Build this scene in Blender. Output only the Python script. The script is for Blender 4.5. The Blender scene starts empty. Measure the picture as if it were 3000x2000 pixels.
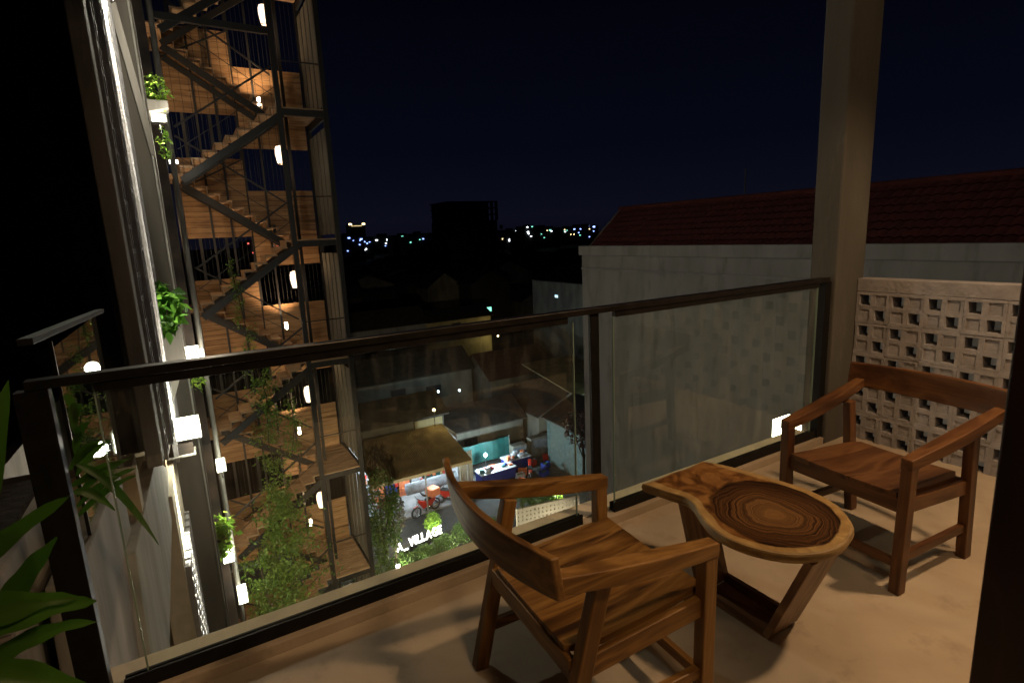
import bpy, bmesh, math, random
from mathutils import Vector, Matrix, noise
random.seed(7)
S = bpy.context.scene
COL = S.collection
R = math.radians
# ------------------------------------------------------------------ camera
cam_d = bpy.data.cameras.new('camera'); cam = bpy.data.objects.new('camera', cam_d); COL.objects.link(cam)
S.camera = cam
yaw, pit, rol = R(30.05), R(10.98), R(-2.57)
f = Vector((math.sin(yaw)*math.cos(pit), math.cos(yaw)*math.cos(pit), -math.sin(pit)))
r0 = Vector((math.cos(yaw), -math.sin(yaw), 0)); u0 = r0.cross(f)
rt = r0*math.cos(rol)+u0*math.sin(rol); up = -r0*math.sin(rol)+u0*math.cos(rol)
m = Matrix((rt, up, -f)).transposed().to_4x4(); m.translation = Vector((0, 0, 1.5))
cam.matrix_world = m
cam_d.sensor_width = 36; cam_d.lens = 19.41; cam_d.clip_start = .03; cam_d.clip_end = 9000
cam_d.dof.use_dof = True; cam_d.dof.focus_distance = 3.2; cam_d.dof.aperture_fstop = 5.6
# ------------------------------------------------------------------ night sky
W = bpy.data.worlds.new('World'); S.world = W; W.use_nodes = True
nt = W.node_tree; nt.nodes.clear()
def N(nt, t, **k):
    n = nt.nodes.new(t)
    for a, v in k.items():
        if a.startswith('i_'):
            key = a[2:]
            n.inputs[int(key) if key.isdigit() else key.replace('_', ' ')].default_value = v
        else: setattr(n, a, v)
    return n
def ramp(nt, pts, interp='LINEAR'):
    n = nt.nodes.new('ShaderNodeValToRGB'); cr = n.color_ramp; cr.interpolation = interp
    while len(cr.elements) < len(pts): cr.elements.new(.5)
    for e, (p, c) in zip(cr.elements, pts):
        e.position = p; e.color = (*c, 1) if len(c) == 3 else c
    return n
tc = N(nt, 'ShaderNodeTexCoord'); sx = N(nt, 'ShaderNodeSeparateXYZ')
rp = ramp(nt, [(0, (.0034, .0035, .0080)), (.03, (.0040, .0046, .0112)), (.14, (.0019, .0027, .0078)), (.36, (.0009, .0012, .0036)), (.8, (.0003, .0004, .0013))])
bg = N(nt, 'ShaderNodeBackground', i_Strength=.85); wo = N(nt, 'ShaderNodeOutputWorld')
nt.links.new(tc.outputs['Generated'], sx.inputs[0]); nt.links.new(sx.outputs[2], rp.inputs[0])
nt.links.new(rp.outputs[0], bg.inputs[0]); nt.links.new(bg.outputs[0], wo.inputs[0])
S.view_settings.view_transform = 'Standard'; S.view_settings.look = 'None'
S.view_settings.exposure = 0; S.view_settings.gamma = 1
try: S.view_settings.use_curve_mapping = False
except Exception: pass
S.cycles.max_bounces = 8; S.cycles.transparent_max_bounces = 24; S.cycles.sample_clamp_indirect = 2.0
S.cycles.caustics_reflective = False; S.cycles.caustics_refractive = False
# ------------------------------------------------------------------ materials
MATS = {}
def pmat(name, col, rough=.7, col2=None, scale=6, stretch=(1, 1, 1), bump=.15, detail=6, metal=0, spec=.5, lo=.35, hi=.65, dist=0, bscale=None, coat=0, coords='Object', spots=None):
    if name in MATS: return MATS[name]
    m = bpy.data.materials.new(name); m.use_nodes = True; t = m.node_tree
    b = t.nodes['Principled BSDF']
    b.inputs['Roughness'].default_value = rough; b.inputs['Metallic'].default_value = metal
    b.inputs['Specular IOR Level'].default_value = spec; b.inputs['Coat Weight'].default_value = coat
    b.inputs['Coat Roughness'].default_value = .25
    c = N(t, 'ShaderNodeTexCoord'); mp = N(t, 'ShaderNodeMapping'); mp.inputs['Scale'].default_value = stretch
    oi = N(t, 'ShaderNodeObjectInfo'); mu = N(t, 'ShaderNodeMath', operation='MULTIPLY', i_1=37.0)
    t.links.new(oi.outputs['Random'], mu.inputs[0])
    t.links.new(c.outputs[coords], mp.inputs[0]); t.links.new(mu.outputs[0], mp.inputs['Location'])
    n = N(t, 'ShaderNodeTexNoise', i_Scale=scale, i_Detail=detail, i_Distortion=dist); t.links.new(mp.outputs[0], n.inputs[0])
    col2 = col2 or tuple(x*.6 for x in col)
    rr = ramp(t, [(lo, col2), (hi, col)]); t.links.new(n.outputs[0], rr.inputs[0])
    out = rr.outputs[0]
    if spots:
        n2 = N(t, 'ShaderNodeTexNoise', i_Scale=spots[0], i_Detail=8.0, i_Roughness=.65); t.links.new(mp.outputs[0], n2.inputs[0])
        r2 = ramp(t, [(spots[1], (0, 0, 0)), (spots[2], (1, 1, 1))]); t.links.new(n2.outputs[0], r2.inputs[0])
        mx = N(t, 'ShaderNodeMix', data_type='RGBA'); mx.inputs[7].default_value = (*spots[3], 1)
        t.links.new(r2.outputs[0], mx.inputs[0]); t.links.new(out, mx.inputs[6]); out = mx.outputs[2]
    t.links.new(out, b.inputs['Base Color'])
    if bump:
        bp = N(t, 'ShaderNodeBump', i_Strength=bump, i_Distance=.02)
        if bscale:
            n3 = N(t, 'ShaderNodeTexNoise', i_Scale=bscale, i_Detail=5.0); t.links.new(mp.outputs[0], n3.inputs[0]); t.links.new(n3.outputs[0], bp.inputs['Height'])
        else: t.links.new(n.outputs[0], bp.inputs['Height'])
        t.links.new(bp.outputs[0], b.inputs['Normal'])
    MATS[name] = m; return m
def emat(name, col, s, var=0):
    if name in MATS: return MATS[name]
    m = bpy.data.materials.new(name); m.use_nodes = True; t = m.node_tree; b = t.nodes['Principled BSDF']
    b.inputs['Base Color'].default_value = (*col, 1); b.inputs['Emission Color'].default_value = (*col, 1)
    b.inputs['Emission Strength'].default_value = s
    if var:
        c = N(t, 'ShaderNodeTexCoord'); n = N(t, 'ShaderNodeTexWave', i_Scale=var, i_Distortion=3.0); t.links.new(c.outputs['Object'], n.inputs[0])
        mu = N(t, 'ShaderNodeMapRange'); mu.inputs[3].default_value = s*.45; mu.inputs[4].default_value = s
        t.links.new(n.outputs[1], mu.inputs[0]); t.links.new(mu.outputs[0], b.inputs['Emission Strength'])
    MATS[name] = m; return m
def woodmat(name, base, dark, light, scale=5., rough=.42):
    if name in MATS: return MATS[name]
    m = bpy.data.materials.new(name); m.use_nodes = True; t = m.node_tree; b = t.nodes['Principled BSDF']
    b.inputs['Roughness'].default_value = rough; b.inputs['Specular IOR Level'].default_value = .35
    c = N(t, 'ShaderNodeTexCoord'); mp = N(t, 'ShaderNodeMapping'); mp.inputs['Scale'].default_value = (.22, 1.6, 1.6)
    oi = N(t, 'ShaderNodeObjectInfo'); mu = N(t, 'ShaderNodeMath', operation='MULTIPLY', i_1=23.0)
    t.links.new(oi.outputs['Random'], mu.inputs[0]); t.links.new(mu.outputs[0], mp.inputs['Location']); t.links.new(c.outputs['Object'], mp.inputs[0])
    n = N(t, 'ShaderNodeTexNoise', i_Scale=scale, i_Detail=4.0, i_Distortion=1.6); t.links.new(mp.outputs[0], n.inputs[0])
    mp2 = N(t, 'ShaderNodeMapping'); mp2.inputs['Scale'].default_value = (.05, 1.5, 1.5); t.links.new(c.outputs['Object'], mp2.inputs[0]); t.links.new(mu.outputs[0], mp2.inputs['Location'])
    n2 = N(t, 'ShaderNodeTexNoise', i_Scale=70., i_Detail=3.0); t.links.new(mp2.outputs[0], n2.inputs[0])
    rr = ramp(t, [(.30, dark), (.45, base), (.56, light), (.63, base), (.75, dark)]); t.links.new(n.outputs[0], rr.inputs[0])
    mx = N(t, 'ShaderNodeMix', data_type='RGBA', blend_type='MULTIPLY', i_0=.55)
    r2 = ramp(t, [(.3, (.55, .5, .45)), (.65, (1, 1, 1))]); t.links.new(n2.outputs[0], r2.inputs[0])
    t.links.new(rr.outputs[0], mx.inputs[6]); t.links.new(r2.outputs[0], mx.inputs[7]); t.links.new(mx.outputs[2], b.inputs['Base Color'])
    bp = N(t, 'ShaderNodeBump', i_Strength=.12, i_Distance=.004); t.links.new(n2.outputs[0], bp.inputs['Height']); t.links.new(bp.outputs[0], b.inputs['Normal'])
    MATS[name] = m; return m
def glassmat(name, tint=(.95, .975, .96), haze=.02, boost=1.0):
    if name in MATS: return MATS[name]
    m = bpy.data.materials.new(name); m.use_nodes = True; t = m.node_tree; t.nodes.clear()
    o = N(t, 'ShaderNodeOutputMaterial'); tr = N(t, 'ShaderNodeBsdfTransparent'); tr.inputs[0].default_value = (*tint, 1)
    gl = N(t, 'ShaderNodeBsdfGlossy', i_Roughness=.015); gl.inputs[0].default_value = (.92, .97, .93, 1)
    fr = N(t, 'ShaderNodeFresnel', i_IOR=1.52); mm = N(t, 'ShaderNodeMath', operation='MULTIPLY', i_1=boost); mm.use_clamp = True
    geo = N(t, 'ShaderNodeNewGeometry'); nb = N(t, 'ShaderNodeMath', operation='SUBTRACT', i_0=1.0)
    t.links.new(geo.outputs['Backfacing'], nb.inputs[1]); m2 = N(t, 'ShaderNodeMath', operation='MULTIPLY')
    t.links.new(fr.outputs[0], mm.inputs[0]); t.links.new(mm.outputs[0], m2.inputs[0]); t.links.new(nb.outputs[0], m2.inputs[1])
    mx = N(t, 'ShaderNodeMixShader'); t.links.new(m2.outputs[0], mx.inputs[0]); t.links.new(tr.outputs[0], mx.inputs[1]); t.links.new(gl.outputs[0], mx.inputs[2])
    df = N(t, 'ShaderNodeBsdfDiffuse'); df.inputs[0].default_value = (.75, .8, .74, 1)
    c = N(t, 'ShaderNodeTexCoord'); mp = N(t, 'ShaderNodeMapping'); mp.inputs['Scale'].default_value = (7.0, 2, 1.1)
    n = N(t, 'ShaderNodeTexNoise', i_Scale=2.2, i_Detail=9.0, i_Roughness=.72, i_Distortion=.6); t.links.new(c.outputs['Object'], mp.inputs[0]); t.links.new(mp.outputs[0], n.inputs[0])
    mr = N(t, 'ShaderNodeMapRange'); mr.inputs[1].default_value = .48; mr.inputs[2].default_value = .85; mr.inputs[3].default_value = haze*.35; mr.inputs[4].default_value = haze*5
    t.links.new(n.outputs[0], mr.inputs[0]); mx2 = N(t, 'ShaderNodeMixShader'); t.links.new(mr.outputs[0], mx2.inputs[0])
    t.links.new(mx.outputs[0], mx2.inputs[1]); t.links.new(df.outputs[0], mx2.inputs[2]); t.links.new(mx2.outputs[0], o.inputs[0])
    MATS[name] = m; return m
def leafmat(name, a, b_, trans=.35, rough=.5):
    if name in MATS: return MATS[name]
    m = bpy.data.materials.new(name); m.use_nodes = True; t = m.node_tree; t.nodes.clear()
    o = N(t, 'ShaderNodeOutputMaterial'); d = N(t, 'ShaderNodeBsdfPrincipled', i_Roughness=rough); tl = N(t, 'ShaderNodeBsdfTranslucent')
    g = N(t, 'ShaderNodeNewGeometry'); rr = ramp(t, [(0, a), (1, b_)]); t.links.new(g.outputs['Random Per Island'], rr.inputs[0])
    t.links.new(rr.outputs[0], d.inputs['Base Color']); t.links.new(rr.outputs[0], tl.inputs[0])
    mx = N(t, 'ShaderNodeMixShader', i_0=trans); t.links.new(d.outputs[0], mx.inputs[1]); t.links.new(tl.outputs[0], mx.inputs[2]); t.links.new(mx.outputs[0], o.inputs[0])
    MATS[name] = m; return m

M_floor = pmat('polished_concrete_floor', (.45, .37, .27), .55, (.37, .30, .215), 3.2, (1, 1, 1), .10, 10, spots=(7, .56, .74, (.31, .25, .18)), bscale=55, lo=.36, hi=.64, dist=.6)
M_conc = pmat('raw_concrete', (.27, .24, .205), .88, (.16, .142, .12), 3.5, (1, 1, .35), .25, 8, spots=(9, .62, .7, (.16, .14, .12)), bscale=30)
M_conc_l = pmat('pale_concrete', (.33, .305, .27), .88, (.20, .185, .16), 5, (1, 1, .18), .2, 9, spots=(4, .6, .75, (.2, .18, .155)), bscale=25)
M_block = pmat('cast_block', (.31, .30, .305), .9, (.235, .226, .228), 10, (1, 1, 1), .28, 7, spots=(24, .64, .74, (.20, .185, .18)), bscale=45)
M_black = pmat('black_steel', (.011, .0105, .010), .48, (.007, .0065, .006), 20, (1, 1, 1), .05, metal=.0, spec=.15)
M_steel = pmat('dark_painted_steel', (.010, .009, .008), .6, (.006, .0055, .005), 9, (1, 1, 1), .1)
M_rail = pmat('rail_steel', (.045, .042, .038), .3, (.028, .026, .023), 14, (1, 1, 1), .03, metal=.75)
M_conduit = pmat('pale_pipe', (.34, .33, .29), .4, (.2, .19, .17), 9, (1, 1, .3), .05)
M_glass = glassmat('balustrade_glass', haze=.011, boost=1.45)
M_glass2 = glassmat('neighbour_glass', haze=.004, boost=1.2)
M_teak = woodmat('chair_wood', (.165, .080, .020), (.045, .019, .005), (.27, .145, .042))
M_teak2 = woodmat('chair_wood_red', (.105, .044, .016), (.05, .019, .007), (.155, .070, .025))
M_walnut = woodmat('table_base_wood', (.16, .085, .038), (.05, .025, .012), (.33, .20, .10))
M_plank = woodmat('tower_plank', (.27, .155, .07), (.17, .092, .040), (.35, .215, .105), scale=2.0, rough=.65)
M_tread = woodmat('tread_wood', (.30, .19, .11), (.15, .09, .05), (.40, .27, .16), rough=.7)
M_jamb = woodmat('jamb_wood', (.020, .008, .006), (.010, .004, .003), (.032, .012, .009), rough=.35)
M_soil = pmat('soil', (.03, .02, .012), .95, (.012, .008, .005), 25, bump=.8)
M_roofdk = pmat('dark_roof_sheet', (.050, .042, .034), .75, (.025, .022, .018), 2.5, (1, 1, 1), .2)
M_roofrd = pmat('red_roof_tile', (.075, .010, .007), .9, (.05, .007, .005), 7, (1, 1, 1), .3)
M_roofyl = pmat('awning_sheet', (.36, .27, .13), .6, (.22, .16, .08), 1.5, (1, 1, 1), .1)
M_wallg = pmat('stained_render', (.27, .275, .275), .9, (.21, .215, .21), 2.2, (1, 1, .25), .08, 10, spots=(3.6, .54, .70, (.15, .15, .145)))
M_walldk = pmat('grubby_render', (.20, .19, .15), .9, (.11, .10, .08), 1.2, (1, 1, .4), .2, 8)
M_wallyl = pmat('cream_render', (.45, .38, .2), .85, (.3, .25, .13), 2, (1, 1, .4), .1)
M_asph = pmat('asphalt', (.055, .05, .045), .85, (.035, .032, .03), 3, (1, 1, 1), .3, bscale=60)
M_pave = pmat('pavement_concrete', (.30, .30, .31), .8, (.2, .2, .21), 2, (1, 1, 1), .15)
M_tan = pmat('tan_render', (.42, .315, .195), .9, (.30, .225, .14), 3, (1, 1, .3), .15)
M_cream = pmat('cream_block', (.62, .55, .42), .85, (.5, .44, .33), 6, bump=.1)
M_dirt = pmat('garden_earth', (.05, .045, .028), .95, (.025, .022, .014), 3, bump=.5)
M_far = pmat('far_ground', (.02, .02, .018), 1, (.008, .008, .007), .02, (1, 1, 1), 0, coords='Generated')
M_cityb = pmat('unlit_facade', (.05, .048, .045), .9, (.03, .03, .028), .3, bump=0)
M_leafA = leafmat('broad_leaf', (.05, .16, .018), (.13, .30, .03))
M_leafB = leafmat('blade_leaf', (.022, .075, .007), (.07, .16, .013), rough=.36)
M_leafC = leafmat('creeper_leaf', (.05, .13, .015), (.17, .26, .04))
M_leafD = leafmat('shrub_leaf', (.035, .09, .016), (.14, .21, .045))
M_leafE = leafmat('pale_shrub_leaf', (.10, .24, .02), (.26, .40, .04))
M_stem = pmat('stem', (.06, .045, .025), .9, bump=.2)
M_white = emat('frosted_lamp', (1, .93, .74), 12)
M_white2 = emat('white_bulb', (.85, .93, 1), 25)
M_tube = emat('uplight_lens', (1, .83, .6), 30)
M_lant = emat('lantern_skin', (1, .80, .58), 3.2, 30)
M_sign = emat('sign_letter', (1, .93, .86), 9)
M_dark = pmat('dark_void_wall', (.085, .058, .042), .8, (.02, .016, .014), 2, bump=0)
M_rubber = pmat('rubber', (.02, .02, .02), .8, bump=0)
M_chrome = pmat('chrome', (.55, .55, .55), .25, (.4, .4, .4), metal=1, bump=0)
M_red = pmat('red_paint', (.5, .03, .015), .35, (.4, .025, .012), bump=0, coat=.5)
M_orange = pmat('orange_box', (.75, .22, .09), .5, (.6, .17, .07), bump=0)
M_bluec = pmat('blue_cover', (.02, .035, .25), .5, (.015, .025, .15), bump=.1)
M_teal = pmat('teal_tarp', (.01, .09, .08), .6, (.008, .06, .055), 3, bump=.2)
M_whitep = pmat('white_plastic', (.5, .51, .54), .5, (.3, .31, .34), 5, bump=0)
# ------------------------------------------------------------------ object helpers
def tag(o, label=None, cat=None, group=None, kind=None):
    if label: o['label'] = label
    if cat: o['category'] = cat
    if group: o['group'] = group
    if kind: o['kind'] = kind
    return o
def thing(name, label, cat, loc=(0, 0, 0), rz=0, group=None):
    o = bpy.data.objects.new(name, None); COL.objects.link(o); o.location = loc; o.rotation_euler = (0, 0, rz); o.empty_display_size = .1
    return tag(o, label, cat, group)
def link(name, me, mat, parent=None, mw=None):
    o = bpy.data.objects.new(name, me); COL.objects.link(o)
    if mat is not None and not me.materials: me.materials.append(mat)
    if mw is not None: o.matrix_local = mw
    if parent: o.parent = parent
    return o
class MB:
    def __init__(s): s.v = []; s.f = []
    def quad(s, a, b, c, d): i = len(s.v); s.v += [a, b, c, d]; s.f.append((i, i+1, i+2, i+3))
    def poly(s, pts): i = len(s.v); s.v += [tuple(p) for p in pts]; s.f.append(tuple(range(i, i+len(pts))))
    def box(s, x0, x1, y0, y1, z0, z1):
        i = len(s.v); s.v += [(x, y, z) for z in (z0, z1) for y in (y0, y1) for x in (x0, x1)]
        s.f += [tuple(i+k for k in q) for q in ((0, 2, 3, 1), (4, 5, 7, 6), (0, 1, 5, 4), (2, 6, 7, 3), (0, 4, 6, 2), (1, 3, 7, 5))]
    def bar(s, a, b, w, h=None, upv=(0, 0, 1)):
        a = Vector(a); b = Vector(b); h = h or w; d = (b-a).normalized(); u = Vector(upv)
        if abs(d.dot(u)) > .98: u = Vector((0, 1, 0))
        sd = d.cross(u).normalized(); u = sd.cross(d); i = len(s.v)
        for p in (a, b):
            for q, r in ((-1, -1), (1, -1), (1, 1), (-1, 1)): s.v.append(tuple(p+sd*q*w/2+u*r*h/2))
        s.f += [(i, i+3, i+2, i+1), (i+4, i+5, i+6, i+7)]+[(i+k, i+(k+1) % 4, i+4+(k+1) % 4, i+4+k) for k in range(4)]
    def tube(s, pts, r, n=8, r2=None):
        pts = [Vector(p) for p in pts]; i0 = len(s.v); L = len(pts)
        for k, p in enumerate(pts):
            d = (pts[min(k+1, L-1)]-pts[max(k-1, 0)]).normalized(); u = Vector((0, 0, 1)) if abs(d.z) < .95 else Vector((1, 0, 0))
            sd = d.cross(u).normalized(); u = sd.cross(d); rr = r if r2 is None else r+(r2-r)*k/(L-1)
            for j in range(n):
                a = 2*math.pi*j/n; s.v.append(tuple(p+sd*math.cos(a)*rr+u*math.sin(a)*rr))
        for k in range(L-1):
            for j in range(n): s.f.append((i0+k*n+j, i0+k*n+(j+1) % n, i0+(k+1)*n+(j+1) % n, i0+(k+1)*n+j))
        s.f.append(tuple(i0+j for j in reversed(range(n)))); s.f.append(tuple(i0+(L-1)*n+j for j in range(n)))
    def lathe(s, c, prof, n=16, axis=2):
        i0 = len(s.v)
        for r, z in prof:
            for j in range(n):
                a = 2*math.pi*j/n; p = [r*math.cos(a), r*math.sin(a), z]
                if axis == 1: p = [p[0], p[2], p[1]]
                s.v.append((c[0]+p[0], c[1]+p[1], c[2]+p[2]))
        for k in range(len(prof)-1):
            for j in range(n): s.f.append((i0+k*n+j, i0+k*n+(j+1) % n, i0+(k+1)*n+(j+1) % n, i0+(k+1)*n+j))
    def prism(s, pts, off):
        off = Vector(off); n = len(pts); i = len(s.v); s.v += [tuple(p) for p in pts]+[tuple(Vector(p)+off) for p in pts]
        s.f.append(tuple(i+k for k in range(n))); s.f.append(tuple(i+n+k for k in reversed(range(n))))
        for k in range(n): s.f.append((i+k, i+n+k, i+n+(k+1) % n, i+(k+1) % n))
    def mesh(s, name, fix=True):
        me = bpy.data.meshes.new(name); me.from_pydata(s.v, [], s.f); me.update()
        if fix:
            bm = bmesh.new(); bm.from_mesh(me); bmesh.ops.recalc_face_normals(bm, faces=bm.faces); bm.to_mesh(me); bm.free()
        return me
    def build(s, name, mat, parent=None, bevel=0, smooth=False, kind=None, seg=2, fix=True):
        me = s.mesh(name, fix); o = link(name, me, mat, parent)
        if bevel:
            b = o.modifiers.new('bevel', 'BEVEL'); b.width = bevel; b.segments = seg; b.limit_method = 'ANGLE'
        if smooth:
            for p in me.polygons: p.use_smooth = True
        if kind: o['kind'] = kind
        return o
def beam(name, a, b, w, h, mat, parent, bevel=.003, upv=(0, 0, 1), wob=0):
    """plank or bar whose local X runs along its length, so the grain does too"""
    a = Vector(a); b = Vector(b); d = (b-a); L = d.length; d.normalize(); u = Vector(upv)
    if abs(d.dot(u)) > .98: u = Vector((0, 1, 0))
    sd = u.cross(d).normalized(); u = d.cross(sd)
    mb = MB(); mb.box(-L/2, L/2, -w/2, w/2, -h/2, h/2); me = mb.mesh(name)
    M = Matrix((d, sd, u)).transposed().to_4x4(); M.translation = (a+b)/2
    o = link(name, me, mat, parent, M)
    if bevel:
        m = o.modifiers.new('bevel', 'BEVEL'); m.width = bevel; m.segments = 2
    return o
def leaves(n, fn, size, mat, name, parent, kind=None, aspect=1.6, droop=.3):
    mb = MB()
    for i in range(n):
        c = fn(i)
        if c is None: continue
        c = Vector(c); s = size*random.uniform(.6, 1.35)
        d = Vector((random.gauss(0, 1), random.gauss(0, 1), random.gauss(0, .7)-droop)).normalized()
        e = d.cross(Vector((random.gauss(0, 1), random.gauss(0, 1), random.gauss(0, 1)))).normalized()*s*.5/aspect*1.6
        L = d*s; bend = Vector((0, 0, -.18*s))
        mb.poly([c, c+L*.45+e*.5, c+L+bend, c+L*.45-e*.5])
    return mb.build(name, mat, parent, kind=kind, fix=False)
def ellipsoid(c, r, shell=.5):
    def fn(i):
        while True:
            p = Vector((random.uniform(-1, 1), random.uniform(-1, 1), random.uniform(-1, 1)))
            l = p.length
            if l < 1 and l > shell*random.random() and noise.noise(Vector(c)*3+p*2.2) > -.12: return (c[0]+p.x*r[0], c[1]+p.y*r[1], c[2]+p.z*r[2])
    return fn
def lamp(name, kind, loc, power, col, parent=None, size=.05, rot=None, spot=None, blend=.5):
    l = bpy.data.lights.new(name, kind); l.energy = power; l.color = col
    if kind == 'AREA': l.size = size
    else: l.shadow_soft_size = size
    if kind == 'SPOT': l.spot_size = R(spot); l.spot_blend = blend
    o = bpy.data.objects.new(name, l); COL.objects.link(o); o.location = loc
    if rot: o.rotation_euler = rot
    if parent: o.parent = parent
    return o
WARM = (1, .64, .35)
# ================================================================== SETTING
G = -12.2
mb = MB(); mb.quad((-3000, -300, G-.3), (6000, -300, G-.3), (6000, 6000, G-.3), (-3000, 6000, G-.3))
tag(mb.build('ground', M_far), kind='structure')
mb = MB(); mb.box(-.8, 22, 2.6, 22.6, G-.3, G); tag(mb.build('garden_ground', M_dirt), kind='structure')
mb = MB(); mb.box(-8, 60, 22.6, 25.0, G-.3, G-.05); tag(mb.build('road', M_asph), kind='structure')
mb = MB(); mb.box(-8, 11.6, 24.9, 27.8, G-.3, G+.03); tag(mb.build('pavement', M_pave), kind='structure')
mb = MB(); mb.box(11.6, 45, 25.0, 34, G-.3, G); tag(mb.build('market_yard', M_asph), kind='structure')
# balcony floor and its raised kerb
mb = MB(); mb.box(-.46, 3.9, -.6, 2.03, -.25, 0); tag(mb.build('balcony_floor', M_floor), kind='structure')
mb = MB(); mb.box(-.46, 3.6, 2.032, 2.105, -.25, .045); tag(mb.build('balcony_kerb', M_floor, bevel=.004), kind='structure')
mb = MB(); mb.box(-.46, 3.6, 2.106, 2.235, -.25, .05); tag(mb.build('slab_edge', pmat('lamplit_screed', (.78, .70, .54), .8, (.62, .55, .42), 6), bevel=.006), kind='structure')  # paler than the floor: lamplight on this strip is put into the colour
mb = MB(); mb.box(-.46, 4.1, -.6, 2.25, 3.05, 3.25); tag(mb.build('balcony_ceiling', M_conc), kind='structure')
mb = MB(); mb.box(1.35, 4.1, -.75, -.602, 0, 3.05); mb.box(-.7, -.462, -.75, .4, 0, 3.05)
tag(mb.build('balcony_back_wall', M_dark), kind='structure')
# ------------------------------------------------------------------ concrete column
t = thing('concrete_column', 'square raw concrete column rising at the right end of the glass railing', 'column', (3.62, 2.03, 0))
mb = MB(); mb.box(0, .33, 0, .18, -.25, 3.05); mb.build('shaft', pmat('olive_concrete', (.098, .094, .080), .92, (.066, .062, .052), 3, (1, 1, .25), .3, 10, spots=(6, .6, .74, (.135, .13, .115)), bscale=35), t, bevel=.012)
# ------------------------------------------------------------------ breeze-block wall
t = thing('breeze_block_wall', 'pale pierced concrete block screen behind the far chair, capped by a plain beam', 'wall', (3.87, 2.02, 0))
mb = MB(); mb.box(0, .12, -3.0, .008, 1.022, 1.108); mb.build('cap_beam', M_block, t, bevel=.004)
mb = MB(); mb.box(0, .12, -3.0, .008, -.25, -.022); mb.build('footing', M_block, t)
def block_mesh(seed):
    rnd = random.Random(seed); mb = MB(); P = .2; H = .207; T = .12; w = .029
    mb.box(0, T, 0, P, 0, w*.5+.004); mb.box(0, T, 0, P, H-w*.5-.004, H)
    mb.box(0, T, 0, w*.5+.003, .016, H-.016); mb.box(0, T, P-w*.5-.003, P, .016, H-.016)
    mb.box(.001, T-.001, P/2-w/2, P/2+w/2, .014, H-.014); mb.box(.0015, T-.0015, .013, P-.013, H/2-w/2, H/2+w/2)
    for (a, b) in ((0, 1), (1, 0)):      # closed cells, recessed panel
        y0, z0 = (.01+a*P/2, .01+b*H/2); mb.box(.008, T-.008, y0, y0+P/2-.02+.008, z0, z0+H/2-.012)
    me = mb.mesh('breeze_block'); me.materials.append(M_block)
    for v in me.vertices:
        v.co += Vector((rnd.uniform(-1, 1)*.0016, rnd.uniform(-1, 1)*.0022, rnd.uniform(-1, 1)*.0022))
    return me
bms = [block_mesh(k) for k in range(4)]
for r in range(5):
    for c in range(13):
        o = link('breeze_block', bms[(r*3+c*5) % 4], None, t)
        o.location = (random.uniform(-.0025, .0025), -.2*(c+1)+.004, 1.022-.2085*(r+1)+.0005)
# ------------------------------------------------------------------ railing
t = thing('glass_railing', 'black steel railing with two clear glass panes along the balcony edge', 'railing', (0, 2.08, 0))
beam('top_rail', (-.45, 0, 1.128), (3.60, 0, 1.120), .05, .028, M_rail, t, .002)
beam('glass_channel', (-.29, 0, 1.096), (1.50, 0, 1.093), .030, .030, M_rail, t, .0015)
beam('glass_channel', (1.79, 0, 1.093), (3.50, 0, 1.090), .030, .030, M_rail, t, .0015)
beam('post', (1.665, 0, .0), (1.662, 0, 1.108), .02, .052, M_black, t, .002, upv=(1, 0, 0))
beam('post', (3.585, 0, .0), (3.585, 0, 1.105), .05, .062, M_black, t, .002, upv=(1, 0, 0))
beam('post', (-.437, 0, -.2), (-.437, 0, 1.112), .05, .082, M_black, t, .002, upv=(1, 0, 0))
for a, b in ((-.36, 1.56), (1.765, 3.55)):
    mb = MB(); mb.box(a, b, -.020, -.009, .045, .098); mb.box(a, b, .009, .020, .045, .092); mb.box(a, b, -.012, .012, .046, .06); mb.build('bottom_channel', M_black, t, bevel=.0015)
mb = MB(); mb.box(-.29, 1.534, -.005, .005, .06, 1.083); mb.build('glass_pane', M_glass, t)
mb = MB(); mb.box(1.785, 3.50, -.005, .005, .06, 1.08); mb.build('glass_pane', glassmat('smeared_glass', tint=(.93, .965, .94), haze=.024, boost=1.45), t)
M_gedge = pmat('glass_edge', (.22, .30, .25), .15, (.18, .26, .2), bump=0)
for x in (-.2925, 1.5365, 1.7825, 3.5025):
    mb = MB(); mb.box(x-.0022, x+.0022, -.005, .005, .062, 1.08); mb.build('pane_edge', M_gedge, t)
# ------------------------------------------------------------------ door jamb close to the camera
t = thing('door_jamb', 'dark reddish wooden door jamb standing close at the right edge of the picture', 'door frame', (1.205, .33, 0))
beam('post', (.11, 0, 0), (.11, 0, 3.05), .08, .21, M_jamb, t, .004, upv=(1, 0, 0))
beam('door_leaf', (.235, -.02, 0.02), (.235, -.02, 3.0), .04, .035, M_jamb, t, .003, upv=(1, 0, 0))
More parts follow.
